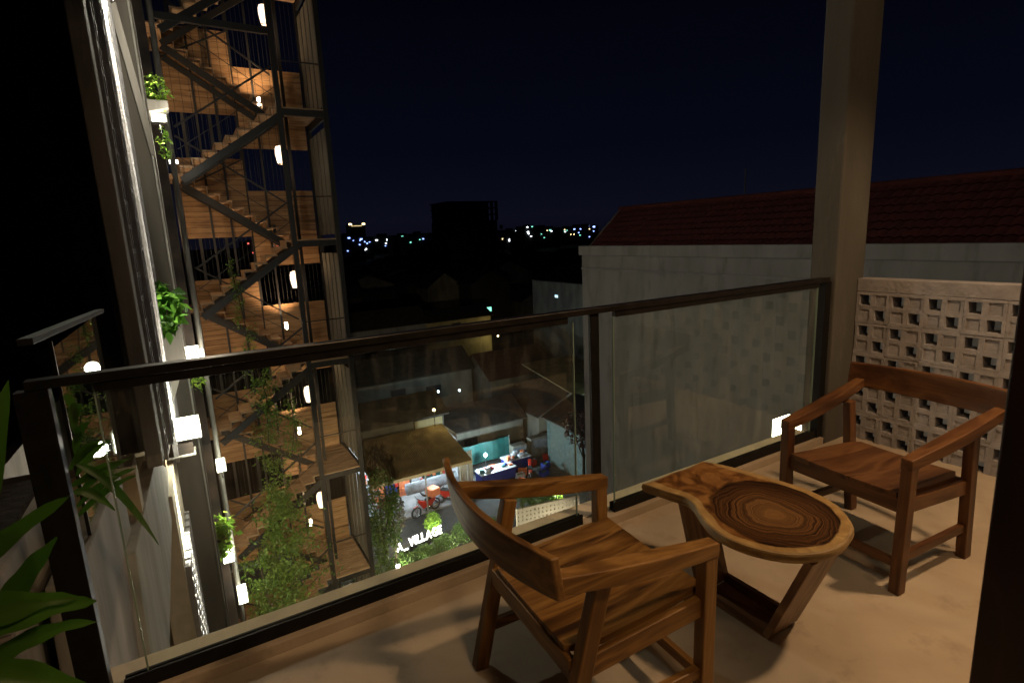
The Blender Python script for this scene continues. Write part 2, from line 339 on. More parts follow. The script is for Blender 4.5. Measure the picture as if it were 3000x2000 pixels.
# ------------------------------------------------------------------ ceiling lamps (real lamps over the balcony, out of frame; an added one below the slab)
for lx, ly, pw, lab in ((2.97, .30, 205, 'round recessed ceiling lamp above the far chair'), (1.05, -.30, 120, 'round recessed ceiling lamp above the door')):
    t = thing('ceiling_lamp', lab, 'ceiling lamp', (lx, ly, 3.05))
    mb = MB(); mb.lathe((0, 0, 0), [(.05, -.004), (.06, -.012), (.065, 0)], 20); mb.build('rim', M_whitep, t)
    lamp('light', 'SPOT', (0, 0, -.03), pw, WARM, t, .09 if lx > 2 else .28, (0, 0, 0), 140, .45); lamp('light', 'POINT', (0, 0, -.07), pw*.10, WARM, t, .05)
t = thing('ceiling_lamp', 'added unseen lamp under the balcony slab, brightening the concrete fins', 'ceiling lamp', (.9, 1.2, -.25))  # added lamp, brightens the wing's fins and walls from below the slab
mb = MB(); mb.lathe((0, 0, 0), [(.05, -.004), (.06, -.012), (.065, 0)], 20); mb.build('rim', M_whitep, t)
lamp('light', 'POINT', (0, 0, -.1), 42, (1, .78, .55), t, .06)
# ================================================================== CHAIRS
def make_chair(loc, rz, mat, label, foot=-.535, top=-.385):
    """faces +X; origin on the floor below the front edge centre"""
    t = thing('armchair', label, 'chair', loc, rz, 'wooden armchairs on the balcony')
    hw = .262
    for s in (-1, 1):
        beam('front_leg', (0, s*hw, 0), (0, s*(hw+.006), .545), .042, .048, mat, t, .004, upv=(1, 0, 0))
        beam('rear_leg', (foot, s*(hw-.006), 0), (top, s*(hw+.004), .600), .040, .050, mat, t, .004, upv=(1, 0, 0))
        # arm: shaped plank running from the front leg up to the backrest
        mb = MB(); pr = []
        n = 12
        for k in range(n+1):
            u = k/n; x = .028-u*.600; z = .583+.085*u+.022*u*u; h = .046+.006*math.sin(u*3.1); y = s*(hw+.006+.006*math.sin(u*math.pi)+.030*u*u)
            w = .022+.007*math.sin(u*math.pi)
            pr.append([(x, y-w, z-h), (x, y+w, z-h), (x, y+w, z), (x, y-w, z)])
        base = 0
        for q in pr: mb.v += q
        for k in range(n):
            for j in range(4): mb.f.append((k*4+j, k*4+(j+1) % 4, (k+1)*4+(j+1) % 4, (k+1)*4+j))
        mb.f += [(0, 1, 2, 3), (n*4+3, n*4+2, n*4+1, n*4)]
        mb.build('armrest', mat, t, bevel=.004)
        beam('side_rail', (-.02, s*(hw-.004), .375), (foot+(top-foot)*.57, s*(hw-.006), .345), .024, .062, mat, t, .003)
        beam('side_stretcher', (-.02, s*(hw-.002), .150), (foot+(top-foot)*.25, s*(hw-.006), .150), .024, .036, mat, t, .003)
    beam('front_rail', (0, -hw+.02, .377), (0, hw-.02, .377), .024, .064, mat, t, .003)
    beam('rear_rail', (-.465, -hw+.02, .342), (-.465, hw-.02, .342), .024, .062, mat, t, .003)
    beam('front_stretcher', (0, -hw+.02, .125), (0, hw-.02, .125), .024, .036, mat, t, .003)
    # seat: four boards forming a dished panel with rounded back corners
    nb = 5
    for k in range(nb):
        y0 = -.238+k*.476/nb; y1 = y0+.476/nb-.0012; mb = MB(); n = 8
        for j in range(n+1):
            u = j/n; x = .015-u*.485; z = .428-.032*u-.010*math.sin(u*math.pi)
            for yy, zz in ((y0, z-.022), (y1, z-.022), (y1, z), (y0, z)):
                lim = .238-.03*max(0, (u-.85)/.15)**2
                yy = max(-lim, min(lim, yy)); mb.v.append((x, yy, zz-.006*(1-(yy/.24)**2)))
        for j in range(n):
            for i in range(4): mb.f.append((j*4+i, j*4+(i+1) % 4, (j+1)*4+(i+1) % 4, (j+1)*4+i))
        mb.f += [(0, 1, 2, 3), (n*4+3, n*4+2, n*4+1, n*4)]
        mb.build('seat_board', mat, t, bevel=.0015)
    # backrest: tall curved board
    mb = MB(); n = 16
    for k in range(n+1):
        u = k/n*2-1; y = u*.352; x = -.630+.060*u*u; th = .024; h = .128-.012*u*u
        z0 = .765-h*.98
        for dx, zz in ((0, z0), (th, z0), (th-.016, z0+h), (-.016, z0+h)): mb.v.append((x+dx, y, zz))
    for k in range(n):
        for j in range(4): mb.f.append((k*4+j, k*4+(j+1) % 4, (k+1)*4+(j+1) % 4, (k+1)*4+j))
    mb.f += [(0, 1, 2, 3), (n*4+3, n*4+2, n*4+1, n*4)]
    # store along-Y board with its grain along local X
    me = mb.mesh('backrest'); me.transform(Matrix.Rotation(-math.pi/2, 4, 'Z')); o = link('backrest', me, mat, t, Matrix.Rotation(math.pi/2, 4, 'Z'))
    b = o.modifiers.new('bevel', 'BEVEL'); b.width = .006; b.segments = 3; b.limit_method = 'ANGLE'
    for p in me.polygons: p.use_smooth = False
    return t
make_chair((1.232, 1.275, 0), R(-3), M_teak, 'golden brown wooden armchair seen from behind, nearest the camera')
make_chair((2.340, 1.235, 0), R(180-4.5), M_teak2, 'reddish wooden armchair facing the camera in front of the pierced block wall', -.505, -.440)
# ================================================================== TABLE
t = thing('live_edge_table', 'low side table with a live edge wood slab top between the two chairs', 'table', (1.74, 1.22, 0))
pts = [(1.528, 1.608), (1.60, 1.603), (1.70, 1.612), (1.80, 1.607), (1.905, 1.622), (1.945, 1.55), (1.975, 1.45), (2.0, 1.33), (2.02, 1.2), (2.0, 1.08), (1.95, 1.0), (1.88, .935), (1.80, .905), (1.72, .893), (1.63, .908), (1.55, .955), (1.495, 1.03), (1.468, 1.12), (1.478, 1.21), (1.515, 1.29), (1.558, 1.36), (1.575, 1.42), (1.555, 1.50)]
# smooth the outline except at its straight cut end
def catmull(P, closed, n=5, corners=()):
    out = []; L = len(P)
    for i in range(L):
        p0, p1, p2, p3 = P[i-1], P[i], P[(i+1) % L], P[(i+2) % L]
        if i in corners: p0 = p1
        if (i+1) % L in corners: p3 = p2
        for k in range(n):
            u = k/n
            out.append(tuple(.5*((2*p1[j])+(-p0[j]+p2[j])*u+(2*p0[j]-5*p1[j]+4*p2[j]-p3[j])*u*u+(-p0[j]+3*p1[j]-3*p2[j]+p3[j])*u**3) for j in (0, 1)))
    return out
ol = catmull(pts, True, 5, (0, 4))
mb = MB(); n = len(ol); cx, cy = 1.74, 1.22
rings = [(.965, .452), (.99, .450), (1.0, .444), (1.003, .432), (.985, .418), (.955, .413)]
mb.v = [((x-cx)*s+0, (y-cy)*s+0, z) for s, z in rings for (x, y) in ol]
for k in range(len(rings)-1):
    for j in range(n): mb.f.append((k*n+j, k*n+(j+1) % n, (k+1)*n+(j+1) % n, (k+1)*n+j))
mb.f += [tuple(range(n)), tuple(range((len(rings)-1)*n, len(rings)*n))]
# growth-ring timber
mt = bpy.data.materials.new('live_edge_slab'); mt.use_nodes = True; q = mt.node_tree; b = q.nodes['Principled BSDF']
b.inputs['Roughness'].default_value = .33; b.inputs['Specular IOR Level'].default_value = .4
c = N(q, 'ShaderNodeTexCoord'); mp = N(q, 'ShaderNodeMapping'); mp.vector_type = 'POINT'
mp.inputs['Location'].default_value = (.004, .066, 0)
nz = N(q, 'ShaderNodeTexNoise', i_Scale=4.5, i_Detail=6.0); q.links.new(c.outputs['Object'], nz.inputs[0])
sub = N(q, 'ShaderNodeVectorMath', operation='SUBTRACT'); sub.inputs[1].default_value = (.5, .5, .5); q.links.new(nz.outputs['Color'], sub.inputs[0])
sc = N(q, 'ShaderNodeVectorMath', operation='SCALE', i_Scale=.135); q.links.new(sub.outputs[0], sc.inputs[0])
q.links.new(c.outputs['Object'], mp.inputs[0]); ad = N(q, 'ShaderNodeVectorMath', operation='ADD'); q.links.new(mp.outputs[0], ad.inputs[0]); q.links.new(sc.outputs[0], ad.inputs[1])
fl = N(q, 'ShaderNodeVectorMath', operation='MULTIPLY'); fl.inputs[1].default_value = (1.02, .93, .0); q.links.new(ad.outputs[0], fl.inputs[0])
ln = N(q, 'ShaderNodeVectorMath', operation='LENGTH'); q.links.new(fl.outputs[0], ln.inputs[0])
ring = N(q, 'ShaderNodeTexNoise', noise_dimensions='1D', i_Scale=58.0, i_Detail=6.0, i_Roughness=.75); q.links.new(ln.outputs['Value'], ring.inputs['W'])
rc = ramp(q, [(.38, (.020, .009, .005)), (.48, (.075, .034, .014)), (.57, (.30, .16, .062)), (.66, (.08, .038, .016))]); q.links.new(ring.outputs[0], rc.inputs[0])
cen = ramp(q, [(0.0, (.42, .24, .10)), (.055, (.38, .21, .085)), (.11, (.5, .5, .5))]); 
mxc = N(q, 'ShaderNodeMix', data_type='RGBA', blend_type='MIX'); cf = ramp(q, [(.01, (.7, .7, .7)), (.12, (.0, .0, .0))]); q.links.new(ln.outputs['Value'], cf.inputs[0])
dk = ramp(q, [(.05, (1.0, 1.0, 1.0)), (.12, (.75, .68, .6)), (.19, (.42, .36, .33)), (.26, (.30, .26, .24))]); q.links.new(ln.outputs['Value'], dk.inputs[0])
mdk = N(q, 'ShaderNodeMix', data_type='RGBA', blend_type='MULTIPLY', i_0=1.0); q.links.new(rc.outputs[0], mdk.inputs[6]); q.links.new(dk.outputs[0], mdk.inputs[7])
q.links.new(cf.outputs[0], mxc.inputs[0]); q.links.new(mdk.outputs[2], mxc.inputs[6]); mxc.inputs[7].default_value = (.24, .125, .042, 1)
# outside the heart: golden figured wood
n4 = N(q, 'ShaderNodeTexNoise', i_Scale=9.0, i_Detail=7.0, i_Distortion=2.2); q.links.new(c.outputs['Object'], n4.inputs[0])
gold = ramp(q, [(.3, (.07, .028, .010)), (.48, (.20, .088, .024)), (.68, (.36, .185, .058))]); q.links.new(n4.outputs[0], gold.inputs[0])
hf = ramp(q, [(.248, (0, 0, 0)), (.262, (1, 1, 1))]); mp9 = N(q, 'ShaderNodeMapping'); mp9.inputs['Location'].default_value = (-.038, .097, 0); q.links.new(c.outputs['Object'], mp9.inputs[0])
ad9 = N(q, 'ShaderNodeVectorMath', operation='ADD'); q.links.new(mp9.outputs[0], ad9.inputs[0]); q.links.new(sc.outputs[0], ad9.inputs[1])
fl9 = N(q, 'ShaderNodeVectorMath', operation='MULTIPLY'); fl9.inputs[1].default_value = (1.02, .93, .0); q.links.new(ad9.outputs[0], fl9.inputs[0])
ln9 = N(q, 'ShaderNodeVectorMath', operation='LENGTH'); q.links.new(fl9.outputs[0], ln9.inputs[0]); q.links.new(ln9.outputs['Value'], hf.inputs[0])
mx1 = N(q, 'ShaderNodeMix', data_type='RGBA'); q.links.new(hf.outputs[0], mx1.inputs[0]); q.links.new(mxc.outputs[2], mx1.inputs[6]); q.links.new(gold.outputs[0], mx1.inputs[7])
# sapwood rim from a painted-in edge attribute
me = mb.mesh('slab_top')
o = link('slab_top', me, mt, t); 
# subdivide top as fan rings so the edge attribute can vary inwards
bm = bmesh.new(); inner = [1.0, .9, .8, .65, .45, .2]
prev = None; lay = bm.loops.layers.float_color.new('rimc')
vs = []
for s in inner: vs.append([bm.verts.new(((x-cx)*.965*s, (y-cy)*.965*s, .4522)) for x, y in ol])
cv = bm.verts.new((0, 0, .4522))
import itertools
def edged(p):
    return min(math.hypot(p.x-(x-cx), p.y-(y-cy)) for x, y in ol[25:]+[ol[0]])
fc = []
for k in range(len(inner)-1):
    for j in range(n): fc.append(bm.faces.new((vs[k][j], vs[k][(j+1) % n], vs[k+1][(j+1) % n], vs[k+1][j])))
for j in range(n): fc.append(bm.faces.new((vs[-1][j], vs[-1][(j+1) % n], cv)))
bmesh.ops.subdivide_edges(bm, edges=bm.edges[:], cuts=1, use_grid_fill=True)
cache = {}
for fa in bm.faces:
    for lp in fa.loops:
        d = cache.setdefault(lp.vert, edged(lp.vert.co)); lp[lay] = (d*5, d*5, d*5, 1)
bmesh.ops.recalc_face_normals(bm, faces=bm.faces)
me2 = bpy.data.meshes.new('slab_face'); bm.to_mesh(me2); bm.free()
at = N(q, 'ShaderNodeVertexColor'); at.layer_name = 'rimc'
n5 = N(q, 'ShaderNodeTexNoise', i_Scale=7.0, i_Detail=5.0); q.links.new(c.outputs['Object'], n5.inputs[0])
ad2 = N(q, 'ShaderNodeMath', operation='MULTIPLY_ADD', i_1=.22, i_2=0.0); q.links.new(n5.outputs[0], ad2.inputs[0]); q.links.new(at.outputs[0], ad2.inputs[2])
sf = ramp(q, [(.285, (1, 1, 1)), (.315, (0, 0, 0))]); q.links.new(ad2.outputs[0], sf.inputs[0])
sap = ramp(q, [(.3, (.30, .18, .065)), (.7, (.50, .34, .14))]); q.links.new(n4.outputs[0], sap.inputs[0])
mx2 = N(q, 'ShaderNodeMix', data_type='RGBA'); q.links.new(sf.outputs[0], mx2.inputs[0]); q.links.new(mx1.outputs[2], mx2.inputs[6]); q.links.new(sap.outputs[0], mx2.inputs[7])
q.links.new(mx2.outputs[2], b.inputs['Base Color'])
bp = N(q, 'ShaderNodeBump', i_Strength=.15, i_Distance=.004); q.links.new(n4.outputs[0], bp.inputs['Height']); q.links.new(bp.outputs[0], b.inputs['Normal'])
M_sap = pmat('sapwood_edge', (.40, .27, .11), .55, (.22, .14, .055), 12, (1, 1, 3), .4)
me.materials.clear(); me.materials.append(M_sap)
o2 = link('slab_face', me2, mt, t)
P0 = Vector((-.015, -.13, 0))
def tb(name, a, b, w, h): return beam(name, a, b, w, h, M_walnut, t, .003, upv=(1, 0, 0))
# U-shaped plank base: two leaning legs on a flat foot (foot is a hollow frame)
beam('leg', (.0, -.122, .012), (-.03, -.285, .412), .17, .028, M_walnut, t, .003, upv=(0, 1, .35))
beam('leg', (.0, .185, .012), (-.04, .262, .412), .17, .028, M_walnut, t, .003, upv=(0, 1, 0))
for s in (-1, 1): beam('foot_rail', (s*.074, -.118, .021), (s*.074, .182, .021), .022, .042, M_walnut, t, .002)
beam('foot_plate', (0, -.105, .006), (0, .175, .006), .125, .008, M_walnut, t, 0)
# ================================================================== LEFT WING OF THE BUILDING
wing = thing('left_building_wing', 'tall concrete wing of the building with piers, pierced strips and slanted fins', 'building', (0, 0, 0))
H0, H1 = G, 9.5
mb = MB(); mb.box(-.485, -.372, 5.2, 5.5, -.25, H1); mb.build('pier', M_conc, wing, bevel=.012)
mb = MB(); mb.box(-.47, -.402, 5.5, 8.95, -.3, H1); 
mb.build('wall_panel', M_conc, wing)
mb = MB(); mb.box(-.9, -.14, 9.0, 9.35, H0, H1); mb.build('pier', pmat('dark_board_marked_concrete', (.10, .088, .07), .9, (.06, .052, .042), 3, (1, 1, .2), .3, 8), wing, bevel=.01)
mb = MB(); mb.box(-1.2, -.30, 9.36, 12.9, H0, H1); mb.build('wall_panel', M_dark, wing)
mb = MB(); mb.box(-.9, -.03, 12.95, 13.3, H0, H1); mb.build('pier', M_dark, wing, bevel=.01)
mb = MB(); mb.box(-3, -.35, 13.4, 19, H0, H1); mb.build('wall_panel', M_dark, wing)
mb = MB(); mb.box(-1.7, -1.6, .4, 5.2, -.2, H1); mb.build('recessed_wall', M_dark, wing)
mb = MB(); mb.box(-1.6, -.55, 2.3, 5.2, -.3, -.1); mb.build('floor_slab', M_conc, wing)
mb = MB(); mb.box(-1.62, -.46, 4.2, 4.35, H0, .08); mb.build('end_wall', M_tan, wing)
mb = MB(); mb.box(-1.6, -.462, 6.75, 6.9, H0, -.62); mb.build('end_wall', M_tan, wing)
mb = MB(); mb.box(-1.6, -.42, 4.35, 8.95, H0, H0+.1); mb.build('foundation', M_conc, wing)
mb = MB(); mb.box(-1.7, -1.6, 4.4, 9, H0, -.3); mb.build('recessed_wall', M_conc, wing)
# slanted fins (diagonal edges), each a slab in its own plane
mb = MB(); mb.prism([(-.5, 3.70, .235), (-.5, 3.89, .186), (-.5, 3.91, -.334), (-.5, 3.71, -1.06), (-.5, 3.3, -4.5), (-.5, 1.9, -4.5), (-.5, 2.45, .306-.0)], (-.10, 0, 0)); mb.build('slanted_fin', M_conc_l, wing, bevel=.006)
mb = MB(); mb.prism([(-.45, 5.61, -.31), (-.45, 6.67, -.78), (-.45, 6.2, -1.14), (-.45, 3.9, -1.25), (-.45, 3.34, -.81), (-.45, 3.52, -.15)], (-.10, 0, 0)); mb.build('slanted_fin', M_conc_l, wing, bevel=.006)
# pierced strip: small blocks standing in a ladder on the facade plane
def pierced(x, y0, y1, z0, z1, name='pierced_strip', mat=M_block, ph=.2, pw=.2, T=.05):
    mb = MB(); ny = max(1, round((y1-y0)/pw)); nz = int((z1-z0)/ph)
    for i in range(ny+1): mb.box(x, x+T, y0+i*pw-.02, y0+i*pw+.02, z0, z1)
    for k in range(nz+1): mb.box(x+.003, x+T-.003, y0, y0+ny*pw, z0+k*ph-.02, z0+k*ph+.02)
    for i in range(ny):
        for k in range(nz):
            if (i+k) % 2: mb.box(x+.012, x+T-.012, y0+i*pw+.02, y0+(i+1)*pw-.02, z0+k*ph+.02, z0+(k+1)*ph-.02)
    return mb.build(name, mat, wing, kind='stuff')
pierced(-.400, 5.55, 5.95, -.3, H1); pierced(-.366, 5.98, 6.35, -.3, H1, ph=.26); pierced(-.366, 6.82, 7.2, -.3, H1, ph=.26); pierced(-.400, 7.2, 8.8, -.9, H1)
mb = MB(); mb.box(-.401, -.365, 6.02, 7.12, -.42, H1); mb.build('edge_rib', M_cream, wing, bevel=.006)
mb = MB(); mb.prism([(-.38, 8.93, 4.5), (-.30, 8.93, 4.55), (-.14, 8.93, 3.0), (-.14, 8.93, 2.7), (-.19, 8.93, 2.75)], (0, .10, 0)); mb.build('slanted_fin', M_conc_l, wing, bevel=.006)  # pale shape standing in for a diagonal of light and shadow on the pier
mb = MB(); mb.box(-.62, -.42, 6.2, 7.75, H0, -.92); mb.build('lower_wall', M_cream, wing)
pierced(-.420, 6.3, 7.7, H0, -1.75)
mb = MB(); mb.tube([(.075, 12.9, H0), (.075, 12.9, H1)], .05, 10); mb.build('downpipe', M_conduit, wing, smooth=True)
mb = MB(); mb.tube([(-.17, 8.96, H0), (-.17, 8.96, H1)], .014, 6); mb.build('conduit', M_conduit, wing, smooth=True)
# neighbour's glass balustrade
t = thing('side_balustrade', 'glass balustrade with grey top rail on the dark neighbouring balcony at left', 'railing', (-.5, 0, 0))
beam('top_rail', (0, 2.42, 1.215), (0, 4.3, 1.14), .045, .024, M_steel, t, .003)
beam('post', (-.02, 2.9, 0), (-.02, 2.9, 1.15), .014, .014, M_rail, t, .002, upv=(1, 0, 0))
mb = MB(); mb.box(-.03, -.02, 2.93, 4.25, -.08, 1.12); mb.build('glass_pane', M_glass2, t)
# ------------------------------------------------------------------ wedge planters and wall lights on the wing
def planter(x0, x1, y, ztop, zw, zb, dep, label):
    t = thing('wedge_planter', label, 'planter', (x0, y, ztop), group='wedge planters on the concrete wing')
    w = x1-x0; mb = MB(); d = ztop
    mb.prism([(0, 0, 0), (w, 0, 0), (w, 0, zw-ztop), (0, 0, zb-ztop)], (0, dep, 0)); mb.build('box', M_conc_l, t, bevel=.006)
    mb = MB(); mb.box(.03, w-.03, .03, dep-.03, .001, .012); mb.build('soil', M_soil, t)
    return t
planter(-.435, -.15, 8.0, .56, .15, -.62, .5, 'concrete wedge planter with broad green leaves just above the railing')
planter(-.17, .10, 9.38, 3.52, 3.42, 3.36, .35, 'small high planter with trailing leaves, topmost on the wing')
planter(-.30, .05, 12.2, -4.5, -4.6, -4.95, .4, 'low planter with bright leaves beside the bottom of the stair tower')
def wall_light(x0, x1, y, z0, z1, dep, label, pw, spots=True, col=(1, .93, .76)):
    t = thing('wall_light', label, 'wall light', ((x0+x1)/2, y, (z0+z1)/2), group='frosted box lights on the concrete wing')
    w = x1-x0; h = z1-z0
    mb = MB(); mb.box(-w/2, w/2, 0, dep, -h/2, h/2); mb.build('diffuser', M_white, t, bevel=.01)
    mb = MB(); mb.box(-w/2-.006, w/2+.006, -.006, dep+.006, -h/2-.013, -h/2-.001); mb.build('base_plate', M_steel, t)
    mb = MB(); mb.tube([(0, dep/2, -h/2-.01), (0, dep/2, -h/2-.16)], .012, 6); mb.build('stem', M_chrome, t)
    if spots:
        dx = -.325-(x0+x1)/2 if y < 8 else -w/2+.04
        lamp('up_spot', 'SPOT', (dx+.02, -.42 if y < 8 else -.1, h/2+.03), pw*6, col, t, .025, (math.pi, R(2), 0), 40, .9)
        lamp('down_spot', 'SPOT', (dx+.02, -.42 if y < 8 else -.1, -h/2-.03), pw*6, col, t, .025, (0, R(2), 0), 40, .9)
        lamp('glow', 'POINT', (w/2+.12, -.1, 0), pw*(.4 if y > 10 else .18), col, t, .08)
    for sx_ in (-w/2-.004, w/2-.012):
        mb = MB(); mb.box(sx_, sx_+.016, -.004, dep+.004, -h/2-.0, h/2+.004); mb.build('end_cap', M_conduit, t)
    return t
wall_light(-.40, -.10, 7.2, -.67, -.45, .2, 'large frosted box light on the wing seen through the left glass pane', 400)
wall_light(-.395, -.14, 7.2, 4.15, 4.4, .2, 'bright box light at the very top of the wing, washing the pierced strip', 900)
wall_light(-.13, .055, 9.38, 3.235, 3.335, .18, 'box light under the small high planter', 50)
wall_light(.0, .17, 13.4, 3.19, 3.26, .15, 'slim box light by the upper left corner of the stair tower', 22)
wall_light(-.16, .02, 8.7, -.02, .16, .16, 'box light half hidden behind broad leaves above the railing', 25)
wall_light(-.14, .10, 12.5, -.72, -.50, .2, 'box light by the planter beside the stair tower, behind the handrail', 30)
wall_light(.0, .18, 12.5, -3.1, -2.85, .15, 'box light beside the red shutter seen through the glass', 45)
wall_light(-.14, .08, 12.5, -5.15, -4.85, .2, 'box light under the bright low plant', 50)
wall_light(.03, .22, 12.5, -6.2, -5.85, .2, 'lowest box light on the wing, beside the creepers', 60)
t = thing('corner_light', 'bright box light at floor level outside the right end of the glass', 'wall light', (3.70, 2.36, -.04))
mb = MB(); mb.box(.02, .225, 0, .14, -.085, .062); mb.build('diffuser', M_white, t, bevel=.008)
lamp('light', 'POINT', (.06, -.10, .04), 16, (1, .94, .8), t, .05)
mb = MB(); mb.box(.015, .23, -.01, .15, -.10, -.087); mb.build('base_plate', M_steel, t)
# second glazed box below light 1
t = thing('lower_shelf', 'brown metal shelf box hanging under the large frosted light', 'shelf', (-.47, 7.15, -.86))
mb = MB(); mb.box(0, .29, 0, .3, 0, .012); mb.build('plate', M_conduit, t)
mb = MB(); mb.box(.02, .27, .06, .3, .012, .15); mb.build('box', M_dark, t)
# ================================================================== STAIR TOWER
M_sheet = pmat('weathered_sheet', (.12, .115, .09), .7, (.09, .085, .07), 5, (1, 1, .25), .3)
tw = thing('stair_tower', 'open steel stair tower with zigzag flights and wood plank panels beside the wing', 'stair tower', (0, 0, 0))
X0, X1, XL, Y0, Y1 = .04, 3.32, 2.36, 14.0, 16.0
ST = 2.95; ZB = [4.53+ST, 4.53, 1.58, 1.58-ST, 1.58-2*ST, 1.58-3*ST, 1.58-4*ST]
for x, y in ((X1, Y0), (X1, Y1), (XL-.06, Y0), (.42, Y1), (1.0, Y1), (1.62, Y1), (XL+.22, Y0+.9)):
    beam('post', (x, y, G), (x, y, 8.6), .11 if y == Y0 or x == X1 else .07, .11 if y == Y0 or x == X1 else .07, M_steel, tw, 0, upv=(1, 0, 0))
beam('post', (X0+.02, Y0+1.0, G), (X0+.02, Y0+1.0, 8.6), .1, .1, M_steel, tw, 0, upv=(1, 0, 0))
beam('header_beam', (X0, Y0, 6.13), (XL, Y0, 6.10), .1, .13, M_steel, tw, 0)
beam('header_beam', (X0, Y0, 7.1), (X1, Y0, 7.1), .1, .18, M_steel, tw, 0)
planks = 0
pm = {}
def plank(xa, xb, z, h, y=Y1-.05, mat=M_plank):
    key = (round(xb-xa, 2), round(h, 3))
    if key not in pm:
        b_ = MB(); b_.box(-(xb-xa)/2, (xb-xa)/2, -.012, .012, -h/2, h/2); me = b_.mesh('plank'); me.materials.append(mat); pm[key] = me
    o = link('plank', pm[key], None, tw); o.location = ((xa+xb)/2, y+random.uniform(-.004, .004), z+h/2); return o
def panel(xa, xb, z0, z1):
    global planks
    h = .128; k = int((z1-z0)/h)
    for i in range(k): plank(xa, xb, z0+i*h, h-.008); planks += 1
for i in range(-1, 6):
    zt = 3.737-i*ST
    panel(.16, 1.60, zt-2.0, zt)                 # left bays
    zr = 2.913-i*ST
    panel(1.64, 3.22, zr-1.95, zr)               # right bays
for x_ in (.72, 1.16, 2.05): beam('stud', (x_, Y1-.11, G), (x_, Y1-.11, 8.5), .035, .05, M_steel, tw, 0, upv=(1, 0, 0))
# back-wall cables (thin verticals in the gaps)
mb = MB()
for k in range(30): mb.bar((.2+k*.105, Y1+.05, G), (.2+k*.105, Y1+.05, 8.4), .008)
for k in range(14): mb.bar((.1+k*.16, Y0+.03, 3.0), (.1+k*.16, Y0+.03, 6.1), .008)
mb.build('wire_screen', M_steel, tw, kind='stuff')
def flight(xa, za, xb, zb, y0, y1, under):
    n = 9
    for yy in (y0, y1): 
        beam('stringer', (xa, yy, za-.135), (xb, yy, zb-.135), .05, .15 if yy == y0 else .13, M_steel, tw, 0)
    for k in range(n):
        u = (k+.5)/n; x = xa+(xb-xa)*u; z = za+(zb-za)*(k+1)/n if zb > za else za+(zb-za)*k/n
        key = 'tread'
        if key not in pm:
            b_ = MB(); b_.box(-.14, .14, 0, .86, -.018, .018); me = b_.mesh('tread'); me.materials.append(M_tread); pm[key] = me
            b_ = MB(); b_.box(-.01, .01, 0, .86, -.14, 0); me = b_.mesh('riser'); me.materials.append(M_tread); pm['riser'] = me
        o = link('tread', pm['tread'], None, tw); o.location = (x, y0+.03, z)
        sg = 1 if zb > za else -1
        o = link('riser', pm['riser'], None, tw); o.location = (x-sg*.125, y0+.03, z-.018)
    beam('handrail', (xa, y0, za+.95), (xb, y0, zb+.95), .03, .04, M_steel, tw, 0)
    beam('midrail', (xa, y0, za+.5), (xb, y0, zb+.5), .015, .015, M_steel, tw, 0)
for i, zr in enumerate(ZB):
    zl = zr-ST/2; zn = zr-ST
    if zl > G: flight(.20, zl, XL, zr, Y0+.0, Y0+.92, True)          # front flight, rising to the right landing
    if zn > G-.5: flight(.20, zl, XL, max(zn, G), Y0+1.06, Y0+1.92, False)   # rear flight going down to the next landing
    # landings
    for k in range(7):
        beam('landing_board', (XL, Y0+.08+k*.28, zr), (X1-.06, Y0+.08+k*.28, zr), .25, .03, M_tread, tw, 0)
    beam('landing_beam', (XL-.05, Y0, zr-.08), (X1, Y0, zr-.08), .06, .16, M_steel, tw, 0)
    beam('landing_beam', (X1, Y0, zr-.08), (X1, Y1, zr-.08), .06, .16, M_steel, tw, 0)
    beam('handrail', (XL, Y0, zr+1.0), (X1, Y0, zr+1.0), .025, .025, M_steel, tw, 0)
    beam('landing_board', (X0-.1, Y0+1.0, zl), (.22, Y0+1.0, zl), 1.9, .03, M_tread, tw, 0)
    # cross bracing
    beam('brace', (X0+.02, Y1-.2, zl-.2), (1.6, Y1-.2, zr-.9), .035, .035, M_steel, tw, 0)
    # tall corrugated side sheets on the right wall, as separate strips
    for k in range(4):
        yk = Y0+.16+k*.46
        b_ = MB(); b_.box(X1-.03, X1-.012, yk, yk+.36, zr+.12, zr+ST-.35); b_.build('side_sheet', M_sheet, tw)
# lanterns and up-lights in the tower
for i, z in enumerate((6.64, 3.60, .654, -2.288, -5.221)):
    nm = ['topmost', 'second', 'third', 'fourth', 'lowest'][i]
    t = thing('woven_lantern', nm+' of the glowing woven lanterns hanging in the stair tower', 'lantern', (2.31, 14.55, z-.02), group='woven lanterns in the stair tower')
    mb = MB(); mb.lathe((0, 0, 0), [(.04, .21), (.095, .19), (.118, .12), (.120, .02), (.105, -.1), (.085, -.20), (.05, -.205)], 14); mb.build('shade', M_lant, t, smooth=True)
    mb = MB(); mb.tube([(0, 0, .2), (0, 0, 1.1)], .006, 5); mb.build('cord', M_steel, t)
    mb = MB(); mb.lathe((0, 0, -.21), [(.088, -.008), (.088, .012)], 14); mb.build('rim', M_steel, t)
    lamp('light', 'POINT', (0, -.02, -.36), 5, (1, .72, .45), t, .08)
for i, z in enumerate((4.893, 1.9, -.52-.05, -3.236-.2, -5.922-.2)):
    nm = ['topmost', 'second', 'third', 'fourth', 'lowest'][i]
    t = thing('tube_uplight', nm+' small tube up-light washing the tower planks', 'up-light', (2.06, 15.2, z), group='tube up-lights in the stair tower')
    mb = MB(); mb.tube([(0, 0, -.09), (0, 0, .09)], .035, 8); mb.build('lens', M_tube if i != 1 else M_steel, t)
    mb = MB(); mb.box(-.02, .02, .02, .08, -.12, .0); mb.build('bracket', M_steel, t)
    if i != 1:
        lamp('light', 'SPOT', (.0, .25, .0), 190, (1, .66, .38), t, .05, (R(180-10), 0, 0), 110, .8)
